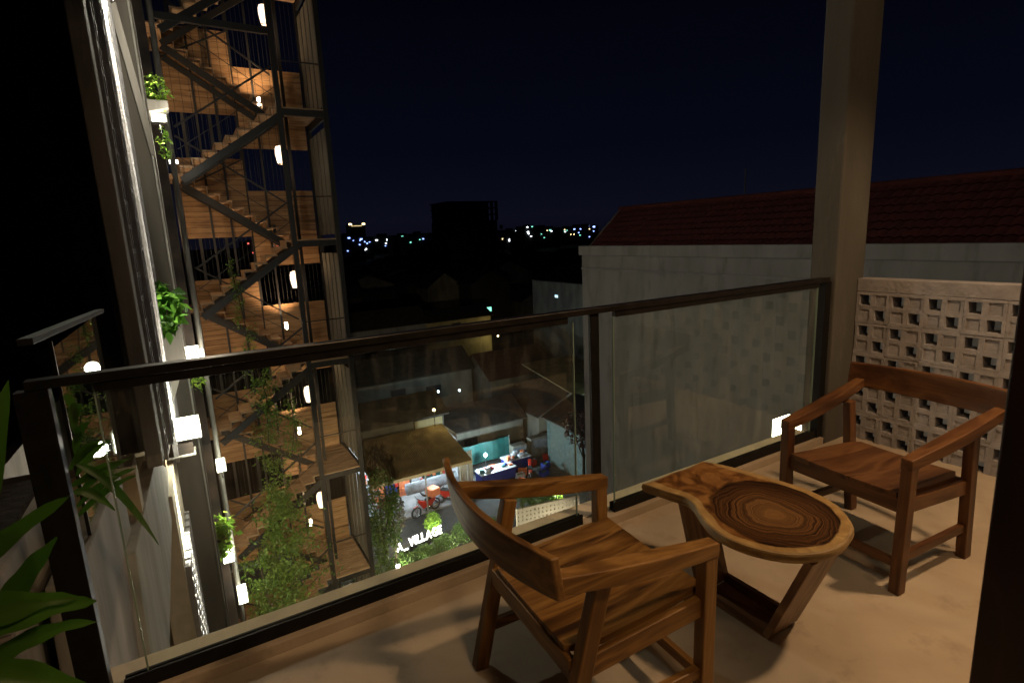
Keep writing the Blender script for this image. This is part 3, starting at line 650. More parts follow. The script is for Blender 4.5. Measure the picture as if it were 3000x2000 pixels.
# dim wash over the planks from the wing side: small lamps under each left landing
for i in range(6):
    z = 3.05-i*ST+1.9
    t = thing('landing_lamp', ['topmost', 'second', 'third', 'fourth', 'fifth', 'lowest'][i]+' small bulkhead lamp on the wing side of the tower', 'lamp', (.10, 14.05, z), group='bulkhead lamps on the stair tower')
    mb = MB(); mb.lathe((0, 0, 0), [(.02, -.02), (.03, 0), (.02, .02)], 8); mb.build('body', M_tube, t)
    lamp('light', 'POINT', (.15, .5, -.1), 26 if i < 3 else 34, (1, .66, .36), t, .05)
# ------------------------------------------------------------------ creepers on the tower
def creeper(name, label, path, rad, n, size, mat=M_leafC, group=None):
    t = thing(name, label, 'creeper', path[0], group=group); o = Vector(path[0])
    P = [Vector(p)-o for p in path]
    mb = MB(); mb.tube(P, .012, 5); mb.build('stem', M_stem, t)
    def fn(i):
        u = random.random()*(len(P)-1); k = int(u); p = P[k].lerp(P[k+1], u-k); r = rad[k]*(1-u+k)+rad[k+1]*(u-k)
        for _ in range(20):
            d = Vector((random.gauss(0, .5), random.gauss(0, .35), random.gauss(0, .5)))*r
            if noise.noise((p+o+d)*2.6) > -.02: return p+d
        return None
    leaves(n, fn, size, mat, 'foliage', t)
    return t
creeper('creeper', 'thin creeper climbing the front stringer above the handrail', [(.86, 13.95, 1.3), (.95, 13.9, .3), (1.05, 13.9, -.7)], [.07, .16, .2], 420, .06)
creeper('creeper', 'hanging creeper over the middle flight of the stair tower', [(1.05, 13.85, -.9), (1.25, 13.85, -2.0), (1.15, 13.8, -3.1), (1.3, 13.8, -4.4)], [.22, .34, .3, .32], 1800, .075)
creeper('creeper', 'bushy creeper beside the fourth lantern of the stair tower', [(1.8, 14.3, -1.9), (1.85, 14.3, -2.9), (1.7, 14.2, -3.6)], [.12, .28, .2], 600, .075)
creeper('creeper', 'dense creeper covering the lower flights of the stair tower', [(1.1, 13.7, -4.4), (1.25, 13.6, -5.6), (1.2, 13.4, -7.0), (1.1, 13.2, -8.8)], [.36, .6, .8, .9], 7200, .085)
creeper('creeper', 'wild foliage mass at the foot of the wing beside the lowest box light', [(.55, 13.3, -5.6), (.7, 13.2, -7.2), (.7, 13.0, -9.0)], [.25, .5, .7], 2600, .085)
# ------------------------------------------------------------------ plants in planters
def shrub(name, label, loc, r, n, size, mat, cat='plant', group=None, stem=True, h=None, aspect=1.6):
    t = thing(name, label, cat, loc, group=group); c = (0, 0, h if h is not None else r[2]*.9)
    if stem:
        mb = MB()
        for k in range(5):
            a = k*1.3; mb.tube([(0, 0, 0), (math.cos(a)*r[0]*.3, math.sin(a)*r[1]*.3, c[2]*.6), (math.cos(a)*r[0]*.55, math.sin(a)*r[1]*.55, c[2]*1.2)], .008, 4, .003)
        mb.build('stem', M_stem, t)
    leaves(n, ellipsoid(c, r), size, mat, 'foliage', t, aspect=aspect)
    return t
shrub('potted_plant', 'broad leaved green plant in the wedge planter just above the railing', (-.30, 7.85, .55), (.25, .28, .30), 330, .13, M_leafA, h=.27, aspect=1.15)
shrub('potted_plant', 'trailing plant in the small high planter lit from below', (-.02, 9.5, 3.52), (.18, .16, .24), 420, .058, M_leafE, h=.13)
shrub('trailing_plant', 'few leaves hanging under the high box light', (-.01, 9.42, 2.85), (.09, .08, .22), 110, .055, M_leafE, h=.1)
shrub('trailing_plant', 'pale stems and leaves hanging in front of the box light above the handrail', (-.05, 8.4, -.25), (.12, .1, .2), 60, .08, M_leafE, h=.05)
shrub('potted_plant', 'bright round leaved plant above the low box light', (-.14, 12.3, -4.55), (.32, .25, .5), 300, .15, M_leafE, h=.2, aspect=1.15)
# ------------------------------------------------------------------ planter and blade plants at the near left
t = thing('near_planter', 'concrete planter full of soil at the bottom left corner behind the railing post', 'planter', (-.62, 2.12, 0))
mb = MB(); mb.box(-.9, -.02, .08, 1.0, .30, .50); mb.box(-.9, -.02, .08, 1.0, -.4, .30); mb.build('box', M_conc_l, t, bevel=.01)
mb = MB(); mb.box(-.85, -.06, .1, .95, .5, .53); mb.build('soil', M_soil, t)
def blade(name, label, segs, mat, parent=None, group=None):
    """leaf blades: (base, tip, width, lift) strips with a folded midrib"""
    t = parent or thing(name, label, 'plant', segs[0][0], group=group); o = Vector(segs[0][0])
    for (a, b, w, lift) in segs:
        a = Vector(a)-o; b = Vector(b)-o; d = b-a; n = 18; mb = MB(); sd = d.cross(Vector((0.25, -1, .35))).normalized()
        rows = []
        for k in range(n+1):
            u = k/n; p = a+d*u+Vector((0, 0, lift*4*u*(1-u))); ww = w*.5*(math.sin(math.pi*min(1, u*.93+.05))**.75)*(1-.25*u)
            if k == n: ww = .001
            rip = .05*w*math.sin(u*23+a.z*50)
            rows.append((p-sd*ww+Vector((0, 0, rip)), p-sd*ww*.5+Vector((0, .08*ww, -.02*ww)), p+Vector((0, .15*ww, -.26*ww)), p+sd*ww*.5+Vector((0, .08*ww, -.02*ww)), p+sd*ww+Vector((0, 0, -rip))))
        for k in range(n):
            for j in (0, 1, 2, 3):
                i = len(mb.v); mb.v += [tuple(rows[k][j]), tuple(rows[k][j+1]), tuple(rows[k+1][j+1]), tuple(rows[k+1][j])]; mb.f.append((i, i+1, i+2, i+3))
        me_ = mb.mesh('leaf', False); b3 = bmesh.new(); b3.from_mesh(me_); bmesh.ops.remove_doubles(b3, verts=b3.verts, dist=.00001); b3.to_mesh(me_); b3.free()
        for p_ in me_.polygons: p_.use_smooth = True
        link('leaf', me_, mat, t)
    return t
blade('blade_plant', 'large glossy blade leaves reaching in over the post at lower left',
      [((-.72, 1.66, .62), (-.306, 1.6, .938), .06, .03), ((-.70, 1.6, .60), (-.300, 1.6, .652), .085, .045), ((-.74, 1.58, .58), (-.335, 1.6, .675), .10, .07), ((-.70, 1.6, .58), (-.33, 1.58, .415), .085, .06),
       ((-.60, 1.7, .6), (-.40, 1.72, 1.21), .07, 0), ((-.56, 1.7, .55), (-.37, 1.7, .80), .06, .02), ((-.66, 1.7, .55), (-.45, 1.7, 1.05), .06, .0), ((-.60, 1.62, .5), (-.31, 1.62, .585), .05, .05)], M_leafB)
fr = [((-.45, 2.32, .75), (-.433, 2.3, 1.06), .015, 0)]
for k in range(11):
    z = .62+k*.037; fr.append(((-.44+.005*k, 2.32, z-.02), (-.27-.012*k+random.uniform(-.04, .05), 2.3, z+.055+random.uniform(-.03, .04)), .028, .02))
fr += [((-.42, 2.3, .80), (-.22, 2.28, .437), .032, .07), ((-.44, 2.3, .72), (-.30, 2.3, .72), .03, .02), ((-.44, 2.3, .70), (-.33, 2.3, .60), .035, .03), ((-.43, 2.3, .78), (-.33, 2.3, .86), .03, .02)]
blade('feathery_plant', 'feathery blade plant rising between the post and the left glass pane', fr, M_leafB)
# ================================================================== STREET AND GARDEN
t = thing('shop_awning', 'long tan corrugated awning over the lit shop front', 'awning', (0, 0, 0))
mb = MB(); n = 60
A = (5.9, 24.0, -9.75); B = (11.25, 24.0, -9.75)
n = 240
def aw(k, v):
    u = k/n; return (6.1+u*5.15+v*.15, 24.1+v*4.0, -9.62+v*.75+.022*math.sin(k*math.pi/2))
for k in range(n): mb.quad(aw(k, 0), aw(k+1, 0), aw(k+1, 1), aw(k, 1))
mb.quad((6.1, 24.12, -9.68), (11.25, 24.12, -9.68), (11.4, 28.1, -8.95), (6.25, 28.1, -8.95))
mb.build('corrugated_sheet', M_roofyl, t)
mb = MB(); mb.box(6.1, 11.25, 24.05, 24.1, -9.82, -9.66); mb.build('fascia', M_roofyl, t)
for x in (6.2, 8.8, 11.1): beam('pole', (x, 24.3, G), (x, 24.3, -9.7), .06, .06, M_conduit, t, 0, upv=(1, 0, 0))
t = thing('shop', 'open fronted shop glowing blue white under the tan awning', 'shop', (0, 0, 0))
mb = MB(); mb.box(5.8, 11.5, 27.9, 28.0, G, -9.0); mb.box(5.7, 5.8, 26.3, 28, G, -9.0); mb.box(11.4, 11.5, 26.3, 28, G, -9.0); mb.build('wall', M_whitep, t)
for k in range(7):
    mb = MB(); x = 6.2+k*.72; mb.box(x, x+.6, 27.3, 27.7, G, G+random.uniform(.9, 1.8)); mb.build('goods_rack', random.choice([M_teal, M_whitep, M_bluec, M_orange, M_whitep]), t)
    for j in range(5):
        mb = MB(); xx = x+random.uniform(0, .5); zz = G+random.uniform(.2, 1.6); mb.box(xx, xx+.16, 27.2, 27.3, zz, zz+.2); mb.build('parcel', random.choice([M_red, M_whitep, M_bluec, M_teal, M_orange, M_roofyl]), t)
mb = MB(); mb.tube([(8.3, 25.9, G+1.0), (11.1, 25.9, G+1.0)], .30, 16); mb.build('rolled_cover', pmat('grey_cover', (.32, .35, .42), .6), t, smooth=True)
for x in (7.0, 8.6, 10.3):
    q_ = MB(); q_.tube([(x-.5, 27.2, -10.0), (x+.5, 27.2, -10.0)], .03, 6); q_.build('fluorescent_tube', M_white2, t)
    lamp('light', 'POINT', (x, 26.8, -10.25), 150, (.72, .88, 1), t, .3)
lamp('light', 'POINT', (9.6, 24.6, -10.1), 110, (.72, .86, 1), t, .2)
t = thing('added_street_fill', 'added unseen lamp below the balcony, brightening the awning, roofs and garden', 'floodlight', (.6, 2.6, -2.6))  # added source that brightens awning, roofs and garden from above
mb = MB(); mb.box(-.15, .15, -.1, .05, -.1, .1); mb.build('housing', M_steel, t, bevel=.01)
fl_ = lamp('light', 'SPOT', (0, .1, 0), 5200, (1, .80, .50), t, .1, None, 46, .9); fl_.rotation_euler = Vector((8.3, 23.0, -7.6)).to_track_quat('-Z', 'Y').to_euler()
# stalls and bulb
t = thing('bare_bulb_post', 'thin pole with a very bright bare bulb above the market stalls', 'lamp post', (13.5, 27.0, G))
mb = MB(); mb.tube([(0, 0, 0), (0, 0, 1.2)], .025, 6); mb.build('pole', M_steel, t)
mb = MB(); mb.lathe((0, 0, 1.25), [(.01, -.11), (.09, -.04), (.09, .04), (.01, .11)], 10); mb.build('bulb', emat('bare_bulb', (.85, .95, 1), 90), t, smooth=True)
lamp('light', 'POINT', (0, -.5, 1.5), 600, (.68, .88, 1), t, .08)
def stall(loc, w, d, label, top):
    t = thing('market_stall', label, 'stall', loc, group='market stalls near the bare bulb')
    mb = MB(); mb.box(0, w, 0, d, .1, .72); mb.build('skirt', M_bluec, t, bevel=.02)
    mb = MB(); mb.box(-.04, w+.04, -.04, d+.04, .72, .76); mb.build('top_board', top, t)
    for k in range(10):
        mb = MB(); x = random.uniform(0, w-.25); y = random.uniform(0, d-.25); mb.box(x, x+.22, y, y+.2, .76, .76+random.uniform(.08, .25)); mb.build('goods', random.choice([M_whitep, M_red, M_bluec, M_orange, M_whitep, M_teal]), t, bevel=.02)
stall((12.5, 25.6, G), 2.2, .8, 'long blue skirted stall nearest the bare bulb', M_whitep)
stall((14.6, 26.4, G), 1.6, .8, 'shorter blue skirted stall to the right of the bulb', M_whitep)
cl_ = ['red', 'blue', 'white', 'orange']; cm_ = [M_red, M_bluec, M_whitep, M_orange]
cr_pos = [(12.0, 26.2), (12.1, 26.9), (14.9, 25.5), (15.3, 25.9), (16.4, 26.6), (16.9, 25.9), (13.3, 27.3), (14.2, 27.4), (17.6, 26.8), (16.2, 25.0), (13.0, 24.9), (14.5, 24.8)]
cr_lab = ['beside the left end of the long stall', 'behind the left end of the long stall', 'between the two stalls', 'in front of the short stall', 'at the right end of the short stall', 'out in the yard right of the stalls', 'behind the bulb post', 'against the teal tarpaulin', 'farthest right in the yard', 'in the open yard before the short stall', 'in front of the long stall, left', 'in front of the long stall, right']
for k_, ((x, y), lb) in enumerate(zip(cr_pos, cr_lab)):
    ci = k_ % 4; t = thing('crate', cl_[ci]+' plastic crate '+lb, 'crate', (x, y, G), random.uniform(-.6, .6), 'plastic crates around the market stalls')
    for a_, b_, nm_ in (((-.25, .25, -.17, -.15, 0, .3), 0, 'side'), ((-.25, .25, .15, .17, 0, .3), 0, 'side'), ((-.25, -.23, -.15, .15, 0, .3), 0, 'end'), ((.23, .25, -.15, .15, 0, .3), 0, 'end'), ((-.23, .23, -.15, .15, 0, .05), 0, 'base')):
        mb = MB(); mb.box(*a_); mb.build(nm_, cm_[ci], t)
    mb = MB(); mb.box(-.21, .21, -.13, .13, .05, .24); mb.build('contents', random.choice([M_whitep, M_leafE, M_roofyl, M_red]), t, bevel=.04)
t = thing('teal_tarpaulin', 'teal tarpaulin hung behind the stalls under the bare bulb', 'tarpaulin', (12.2, 28.2, G))
mb = MB()
for k in range(12): mb.quad((k*.3, .06*math.sin(k*1.3), .3), ((k+1)*.3, .06*math.sin((k+1)*1.3), .3), ((k+1)*.3, .06*math.sin((k+1)*1.3+.4), 1.5), (k*.3, .06*math.sin(k*1.3+.4), 1.5))
mb.build('sheet', M_teal, t)
mb = MB()
for k in (0, 3.6): mb.tube([(k, 0, 0), (k, 0, 1.6)], .03, 6)
mb.build('pole', M_conduit, t)
t = thing('striped_shutter', 'white ribbed roller shutter at the right end of the shop', 'shutter', (11.5, 26.2, G))
for k in range(8):
    mb = MB(); mb.box(k*.1, k*.1+.07, 0, .05, 0, 2.1); mb.build('slat', M_cream, t)
for k, (x, y, w_, h_) in enumerate(((15.6, 27.4, 1.0, 1.1), (17.0, 27.6, 1.4, 1.2))):
    t = thing('display_case', ['glass fronted display case behind the short stall', 'wide dim display case at the right of the stalls'][k], 'display case', (x, y, G))
    mb = MB(); mb.box(0, w_, 0, .5, .0, h_); mb.build('cabinet', M_walldk, t, bevel=.01)
    mb = MB(); mb.box(.05, w_-.05, -.012, -.002, .1, h_-.1); mb.build('pane', pmat('dusty_pane', (.2, .22, .24), .2, (.1, .12, .14), 4), t)
# motorbikes
def motorbike(loc, rz, label, box=True, body=M_red):
    t = thing('motorbike', label, 'motorbike', loc, rz, 'motorbikes parked by the shop')
    for x in (-.62, .62):
        w = MB(); w.lathe((x, 0, .3), [(.24, -.045), (.30, -.04), (.31, 0), (.30, .04), (.24, .045), (.24, -.045)], 22, axis=1); wo_ = w.build('wheel', M_rubber, t, smooth=True)
        w = MB(); w.lathe((x, 0, .3), [(.225, -.02), (.24, -.02), (.24, .02), (.225, .02), (.225, -.02)], 22, axis=1)
        for k in range(6):
            a = k*math.pi/3; w.bar((x, 0, .3), (x+.23*math.cos(a), 0, .3+.23*math.sin(a)), .014)
        w.build('rim', M_chrome, wo_)
    mb = MB(); mb.prism([(-.30, -.09, .34), (.20, -.09, .34), (.42, -.09, .72), (.36, -.09, .86), (.05, -.09, .70), (-.55, -.09, .74), (-.62, -.09, .60)], (0, .18, 0)); mb.build('body', body, t, bevel=.03)
    mb = MB(); mb.prism([(.05, -.11, .72), (-.05, -.11, .78), (-.58, -.11, .80), (-.6, -.11, .74)], (0, .22, 0)); mb.build('seat', M_rubber, t, bevel=.02)
    mb = MB(); mb.box(-.2, .15, -.13, .13, .2, .42); mb.build('engine', M_chrome, t, bevel=.03)
    for s in (-1, 1):
        mb = MB(); mb.tube([(.62, s*.07, .3), (.45, s*.07, .85)], .018, 6); mb.build('fork', M_chrome, t)
    mb = MB(); mb.tube([(.40, -.34, 1.0), (.44, -.15, .95), (.44, .15, .95), (.40, .34, 1.0)], .016, 6); mb.build('handlebar', M_steel, t)
    mb = MB(); mb.prism([(.42, -.10, .98), (.50, -.10, .80), (.42, -.10, .68)], (0, .2, 0)); mb.build('front_cowl', body, t, bevel=.02)
    mb = MB(); mb.lathe((.50, 0, .86), [(.01, .03), (.06, .02), (.07, -.02)], 10, axis=1); mb.build('headlight', M_whitep, t)
    mb = MB(); mb.box(.45, .78, -.055, .055, .60, .63); mb.build('front_mudguard', body, t, bevel=.01)
    mb = MB(); mb.tube([(-.2, .12, .25), (-.65, .14, .33)], .035, 8); mb.build('exhaust', M_chrome, t)
    if box:
        mb = MB(); mb.box(-.78, -.22, -.27, .27, .82, 1.22); mb.build('delivery_box', M_orange, t, bevel=.03)
    return t
motorbike((8.86, 24.72, G+.03), R(198), 'red motorbike carrying a large orange delivery box at the kerb')
motorbike((10.35, 25.0, G+.03), R(-38), 'red motorbike without a box half hidden by the near chair', box=False)
motorbike((7.3, 26.0, G+.03), R(205), 'red motorbike parked deeper under the awning at the left', box=False)
motorbike((9.9, 26.1, G+.03), R(-50), 'black motorbike parked deeper under the awning at the right', box=False, body=M_rubber)
motorbike((15.4, 25.2, G), R(60), 'small red and white motorbike in the dim yard behind the stalls', box=False)
t = thing('stool', 'red plastic stool in front of the ribbed shutter', 'stool', (12.1, 25.3, G))
mb = MB(); mb.lathe((0, 0, .42), [(.01, .02), (.17, .02), (.18, 0), (.17, -.03)], 14); mb.build('seat', M_red, t)
for a in range(4):
    mb = MB(); c_ = math.cos(a*1.571+.78); s_ = math.sin(a*1.571+.78); mb.bar((c_*.13, s_*.13, .41), (c_*.19, s_*.19, 0), .03); mb.build('leg', M_red, t)
# illuminated sign letters standing in the hedge
sg = thing('letter_sign', 'row of glowing white letters reading A_VILLAGE standing in the hedge', 'sign', (6.30, 21.72, G+.02), R(9))
cu_x = 0
for ch in 'A_VILLAGE':
    cu = bpy.data.curves.new('letter', 'FONT'); cu.body = ch; cu.size = .58; cu.extrude = .03; cu.offset = .002
    ob = bpy.data.objects.new('letter', cu); COL.objects.link(ob)
    dg = bpy.context.evaluated_depsgraph_get(); me = bpy.data.meshes.new_from_object(ob.evaluated_get(dg)); bpy.data.objects.remove(ob)
    xs = [v.co.x for v in me.vertices]; w_ = max(xs)-min(xs)
    x0_ = min(xs)
    for v in me.vertices: v.co.x = (v.co.x-x0_)*.70
    w_ *= .70
    me.materials.clear(); me.materials.append(M_sign)
    o = link('letter', me, None, sg); o.rotation_euler = (R(90), 0, 0); o.location = (cu_x, 0, .30); cu_x += w_+.06
mb = MB(); mb.box(-.05, cu_x, .04, .10, -.1, .27); mb.build('base_rail', M_steel, sg)
lamp('light', 'POINT', (.6, .5, .9), 70, (1, .90, .76), sg, .2); lamp('light', 'POINT', (1.8, -.35, .95), 70, (1, .95, .8), sg, .2)
# garden lamps
def post_lamp(loc, h, label, pw):
    t = thing('garden_lamp', label, 'lamp', loc, group='garden post lamps'); mb = MB(); mb.tube([(0, 0, 0), (0, 0, h)], .02, 6); mb.build('pole', M_conduit, t)
    mb = MB(); mb.lathe((0, 0, h+.07), [(.01, .08), (.07, .06), (.07, -.06), (.03, -.08)], 10); mb.build('globe', emat('garden_globe', (1, .96, .85), 40), t, smooth=True)
    lamp('light', 'POINT', (0, -.16, h+.1), pw, (1, .93, .74), t, .1)
post_lamp((5.78, 20.0, G), .68, 'garden post lamp at the left below the letter sign', 330)
post_lamp((9.38, 20.2, G), .68, 'garden post lamp to the right of the letter sign beside the near chair back', 330)
post_lamp((14.3, 20.9, G), 1.3, 'garden lamp shining on the bright green bush by the pierced wall', 160)
# hedges and shrubs
hedge = [(6.2, 20.6, .6, 1.0), (7.2, 20.7, .65, .9), (8.2, 20.9, .7, .95), (9.4, 21.3, .7, 1.2), (10.4, 21.0, .8, 1.0), (6.8, 19.3, .8, 1.1), (8.0, 19.4, .9, 1.0), (9.0, 19.3, .8, 1.1), (6.0, 18.0, .9, 1.2), (7.4, 17.9, .9, 1.2), (8.8, 18.0, .9, 1.1), (5.2, 19.2, .6, 1.1), (10.3, 19.3, .8, 1.0), (5.0, 17.4, .8, 1.2)]
pos = ['below the first letters', 'below the middle letters', 'below the last letters', 'tall behind the right garden lamp', 'right of the letter sign', 'in front of the left garden lamp', 'in the middle of the bed', 'in front of the right garden lamp', 'at the near left of the bed', 'at the near middle of the bed', 'at the near right of the bed', 'left of the left garden lamp', 'at the right end of the bed', 'nearest the stair tower foot']
for (x, y, r_, h_), p_ in zip(hedge, pos):
    shrub('shrub', 'dark green garden shrub '+p_, (x, y, G), (r_*.9, r_*.8, h_*.5), 1500, .095, M_leafD, 'shrub', 'shrubs of the garden bed')
shrub('round_bush', 'bright yellow green bush lit behind the last letters of the sign', (8.25, 22.3, G), (.42, .36, .5), 900, .10, M_leafE, 'shrub', h=.85)
shrub('round_bush', 'bright green bush lit by a lamp above the pierced garden wall', (13.9, 20.5, G), (.4, .35, .4), 700, .12, M_leafE, 'shrub', h=.9)
def palm(loc, h, n, L, label, mat=M_leafD):
    t = thing('palm', label, 'palm', loc); mb = MB(); mb.tube([(0, 0, 0), (.03, 0, h*.5), (0, 0, h)], .05, 7, .03); mb.build('trunk', M_stem, t)
    for k in range(n):
        a = k*2.4; el = random.uniform(.2, 1.0); mb = MB(); prev = Vector((0, 0, h))
        for j in range(1, 13):
            u = j/12; p = Vector((math.cos(a)*L*u*math.cos(el*(1-u*.5)), math.sin(a)*L*u*math.cos(el*(1-u*.5)), h+L*(math.sin(el)*u-.75*u*u)))
            d = (p-prev).normalized(); sd = d.cross(Vector((0, 0, 1))).normalized(); w_ = L*.28*math.sin(math.pi*min(1, u*.9+.08))
            mb.bar(prev, p, .012)
            for s in (-1, 1): mb.poly([prev, prev+sd*s*w_+d*w_*.4+Vector((0, 0, -.25*w_)), p])
            prev = p
        mb.build('frond', mat, t, fix=False)
palm((12.2, 20.9, G), 1.5, 11, 1.25, 'dark palm with drooping fronds above the pierced garden wall')
palm((13.2, 20.6, G), 1.1, 9, 1.0, 'low palm beside the bright green bush')
def tree(loc, h, crown, n, size, label, mat=M_leafD, trunk=.07):
    t = thing('tree', label, 'tree', loc); mb = MB(); mb.tube([(0, 0, 0), (.06, .03, h*.4), (-.05, 0, h*.75)], trunk, 8, trunk*.5)
    for k in range(6):
        a = k*1.9; mb.tube([(0, 0, h*(.35+.06*k)), (math.cos(a)*crown[0]*.4, math.sin(a)*crown[1]*.4, h*(.55+.06*k)), (math.cos(a)*crown[0]*.7, math.sin(a)*crown[1]*.7, h*(.7+.05*k))], trunk*.4, 5, trunk*.12)
    mb.build('trunk', M_stem, t)
    leaves(n, ellipsoid((0, 0, h-crown[2]*.7), crown, .8), size, mat, 'crown', t)
tree((5.1, 19.2, G), 4.9, (.75, .7, 1.9), 3200, .12, 'tall slender tree standing right beside the stair tower')
tree((5.9, 20.6, G), 3.4, (.55, .5, .95), 1500, .11, 'small tree with pinkish leaves in front of the lit shop', mat=leafmat('pinkish_leaf', (.07, .07, .03), (.17, .13, .08)))
tree((4.3, 17.9, G), 2.6, (.8, .7, .9), 1900, .12, 'leafy young tree at the foot of the stair tower')
tree((12.1, 15.9, -8.2), 3.0, (.7, .7, .8), 900, .12, 'dark flowering tree behind the middle railing post', mat=leafmat('dusky_leaf', (.03, .03, .02), (.11, .05, .05)))
# pierced garden walls
def pierced_wall(name, label, a, b, z0, z1, s, mat):
    a = Vector(a); b = Vector(b); L = (b-a).length; t = thing(name, label, 'wall', (a.x, a.y, 0), math.atan2(b.y-a.y, b.x-a.x)); n = int(L/s); k = int((z1-z0)/s)
    mb = MB(); mb.box(0, n*s, 0, .1, z1-.04, z1+.06); mb.build('coping', mat, t)
    bl = MB(); h = .32*s
    bl.box(0, s, 0, .08, 0, h); bl.box(0, s, 0, .08, s-h, s); bl.box(0, h, 0, .08, h, s-h); bl.box(s-h, s, 0, .08, h, s-h); me = bl.mesh('pierced_block'); me.materials.append(mat)
    cnt = 0
    for i in range(n):
        for j in range(k):
            o = link('pierced_block', me, None, t); o.location = (i*s, 0, z1-.04-(j+1)*s); cnt += 1
    return t
pierced_wall('pierced_garden_wall', 'cream pierced block garden wall lit below the palms', (11.4, 20.0), (14.6, 19.45), G, -10.75, .2, M_cream)
pierced_wall('pierced_base_wall', 'brightly lit cream pierced wall under the foot of the stair tower', (1.6, 18.6), (4.9, 19.3), G, -10.9, .22, M_cream)
t = thing('ground_floodlight', 'small floodlight lighting the pierced wall under the stair tower', 'floodlight', (3.3, 17.9, G))
mb = MB(); mb.box(-.08, .08, -.05, .05, 0, .12); mb.build('housing', M_steel, t, bevel=.01); lamp('light', 'SPOT', (0, .08, .2), 150, (1, .95, .85), t, .05, (R(80), 0, 0), 140)
t = thing('garden_floodlight', 'small floodlight lighting the pierced garden wall from the lawn', 'floodlight', (13.0, 18.3, G))
mb = MB(); mb.box(-.08, .08, -.05, .05, 0, .12); mb.build('housing', M_steel, t, bevel=.01); lamp('light', 'SPOT', (0, .08, .2), 120, (1, .88, .7), t, .05, (R(85), 0, 0), 140)
# ================================================================== NEIGHBOURING HOUSES
# long grey building right next door with a red tiled roof
t = thing('red_roof_building', 'long grey rendered building next door under a dark red tiled roof', 'building', (0, 0, 0))
mb = MB(); mb.box(8.0, 12.0, -2.0, 10.4, G, .95); mb.build('wall', M_wallg, t)
mb = MB(); mb.box(7.95, 8.1, -2.0, 10.46, .95, 1.16); mb.build('parapet', M_wallg, t, bevel=.01)
rb = MB(); ny = 62
def rf(u, v):
    y = 10.3-u*8.1; k = u*ny; z = 1.12+v*.86+.022*abs(math.sin(k*math.pi)); return (8.12+v*1.0, y, z)
for k in range(ny*4):
    u0_, u1_ = k/(ny*4), (k+1)/(ny*4)
    for j in range(8): 
        a_ = rf(u0_, j/8); b2 = rf(u1_, j/8); c2 = rf(u1_, (j+1)/8); d2 = rf(u0_, (j+1)/8)
        rb.quad(a_, b2, (c2[0], c2[1], c2[2]-.012), (d2[0], d2[1], d2[2]-.012))
tag(rb.build('roof_tiles', M_roofrd, t, kind='stuff'))
mb = MB(); mb.prism([(8.12, 10.3, 1.10), (9.12, 10.3, 1.97), (12.0, 10.3, 1.10)], (0, .06, 0)); mb.build('gable', M_walldk, t)
mb = MB(); mb.quad((9.12, 10.3, 1.97), (9.12, 2.2, 1.97), (12, 2.2, 1.0), (12, 10.3, 1.0)); mb.build('rear_slope', M_roofrd, t)
mb = MB(); mb.tube([(9.12, 10.34, 1.98), (9.12, 2.2, 1.98)], .05, 8); mb.build('ridge', M_roofrd, t)
mb = MB(); mb.quad((8.12, 2.2, 1.12), (9.12, 2.2, 1.97), (9.4, .4, 1.1), (8.12, .4, 1.1)); mb.build('hip_slope', M_roofrd, t)
mb = MB(); mb.tube([(9.12, 6.9, 1.98), (9.12, 6.9, 2.5)], .012, 5); mb.build('antenna', M_steel, t)
# ledge stains: small protruding ledge
mb = MB(); mb.box(7.975, 8.0, -2, 10.4, .62, .66); mb.build('string_course', M_wallg, t)
# second, lower building beyond
def house(name, label, x0, x1, y0, y1, zt, rh, wallm, roofm, ridge='x', wins=(), over=.25, group=None, shed=False, z0=G):
    t = thing(name, label, 'house', (x0, y0, z0), group=group); W_, D_, H_ = x1-x0, y1-y0, zt-z0
    mb = MB(); mb.box(0, W_, 0, D_, 0, H_); mb.build('wall', wallm, t)
    o = over; mb = MB(); e = H_+.01
    if shed: mb.prism([(-o, -o, e), (W_+o, -o, e), (W_+o, D_+o, e+rh), (-o, D_+o, e+rh)], (0, 0, .06))
    elif ridge == 'x':
        m_ = D_/2; mb.prism([(-o, -o, e-.04), (-o, m_, e+rh), (-o, m_, e+rh+.07), (-o, -o, e+.03)], (W_+2*o, 0, 0)); mb.prism([(-o, D_+o, e-.04), (-o, m_, e+rh), (-o, m_, e+rh+.07), (-o, D_+o, e+.03)], (W_+2*o, 0, 0))
    else:
        m_ = W_/2; mb.prism([(-o, -o, e-.04), (m_, -o, e+rh), (m_, -o, e+rh+.07), (-o, -o, e+.03)], (0, D_+2*o, 0)); mb.prism([(W_+o, -o, e-.04), (m_, -o, e+rh), (m_, -o, e+rh+.07), (W_+o, -o, e+.03)], (0, D_+2*o, 0))
    # corrugation ribs
    mb.build('roof', roofm, t)
    if not shed and rh > .1:
        g = MB()
        if ridge == 'x':
            for xx in (.02, W_-.02): g = MB(); g.poly([(xx, 0, H_), (xx, D_, H_), (xx, D_/2, H_+rh)]); g.build('gable', wallm, t)
        else:
            for yy in (.02, D_-.02): g = MB(); g.poly([(0, yy, H_), (W_, yy, H_), (W_/2, yy, H_+rh)]); g.build('gable', wallm, t)
    for (a, b_, w_, h_, mat) in wins:
        mb = MB(); mb.box(a-.06, a+w_+.06, -.03, -.002, b_-.06, b_+h_+.06); fr_ = mb.build('window_frame', M_cityb, t)
        mb = MB(); mb.box(a, a+w_, -.045, -.032, b_, b_+h_); mb.build('pane', mat, fr_)
    return t
E_c = emat('cool_window', (.55, .85, 1), 1.6); E_w = emat('warm_window', (1, .78, .4), .9); M_pane = pmat('dark_pane', (.03, .04, .05), .15, bump=0)
house('house', 'greenish plain walled building with one tiny lit opening, beyond the red roof', 25.4, 37, 30, 40, -2.4, 1.2, M_walldk, M_roofdk, 'y', [], over=.1)
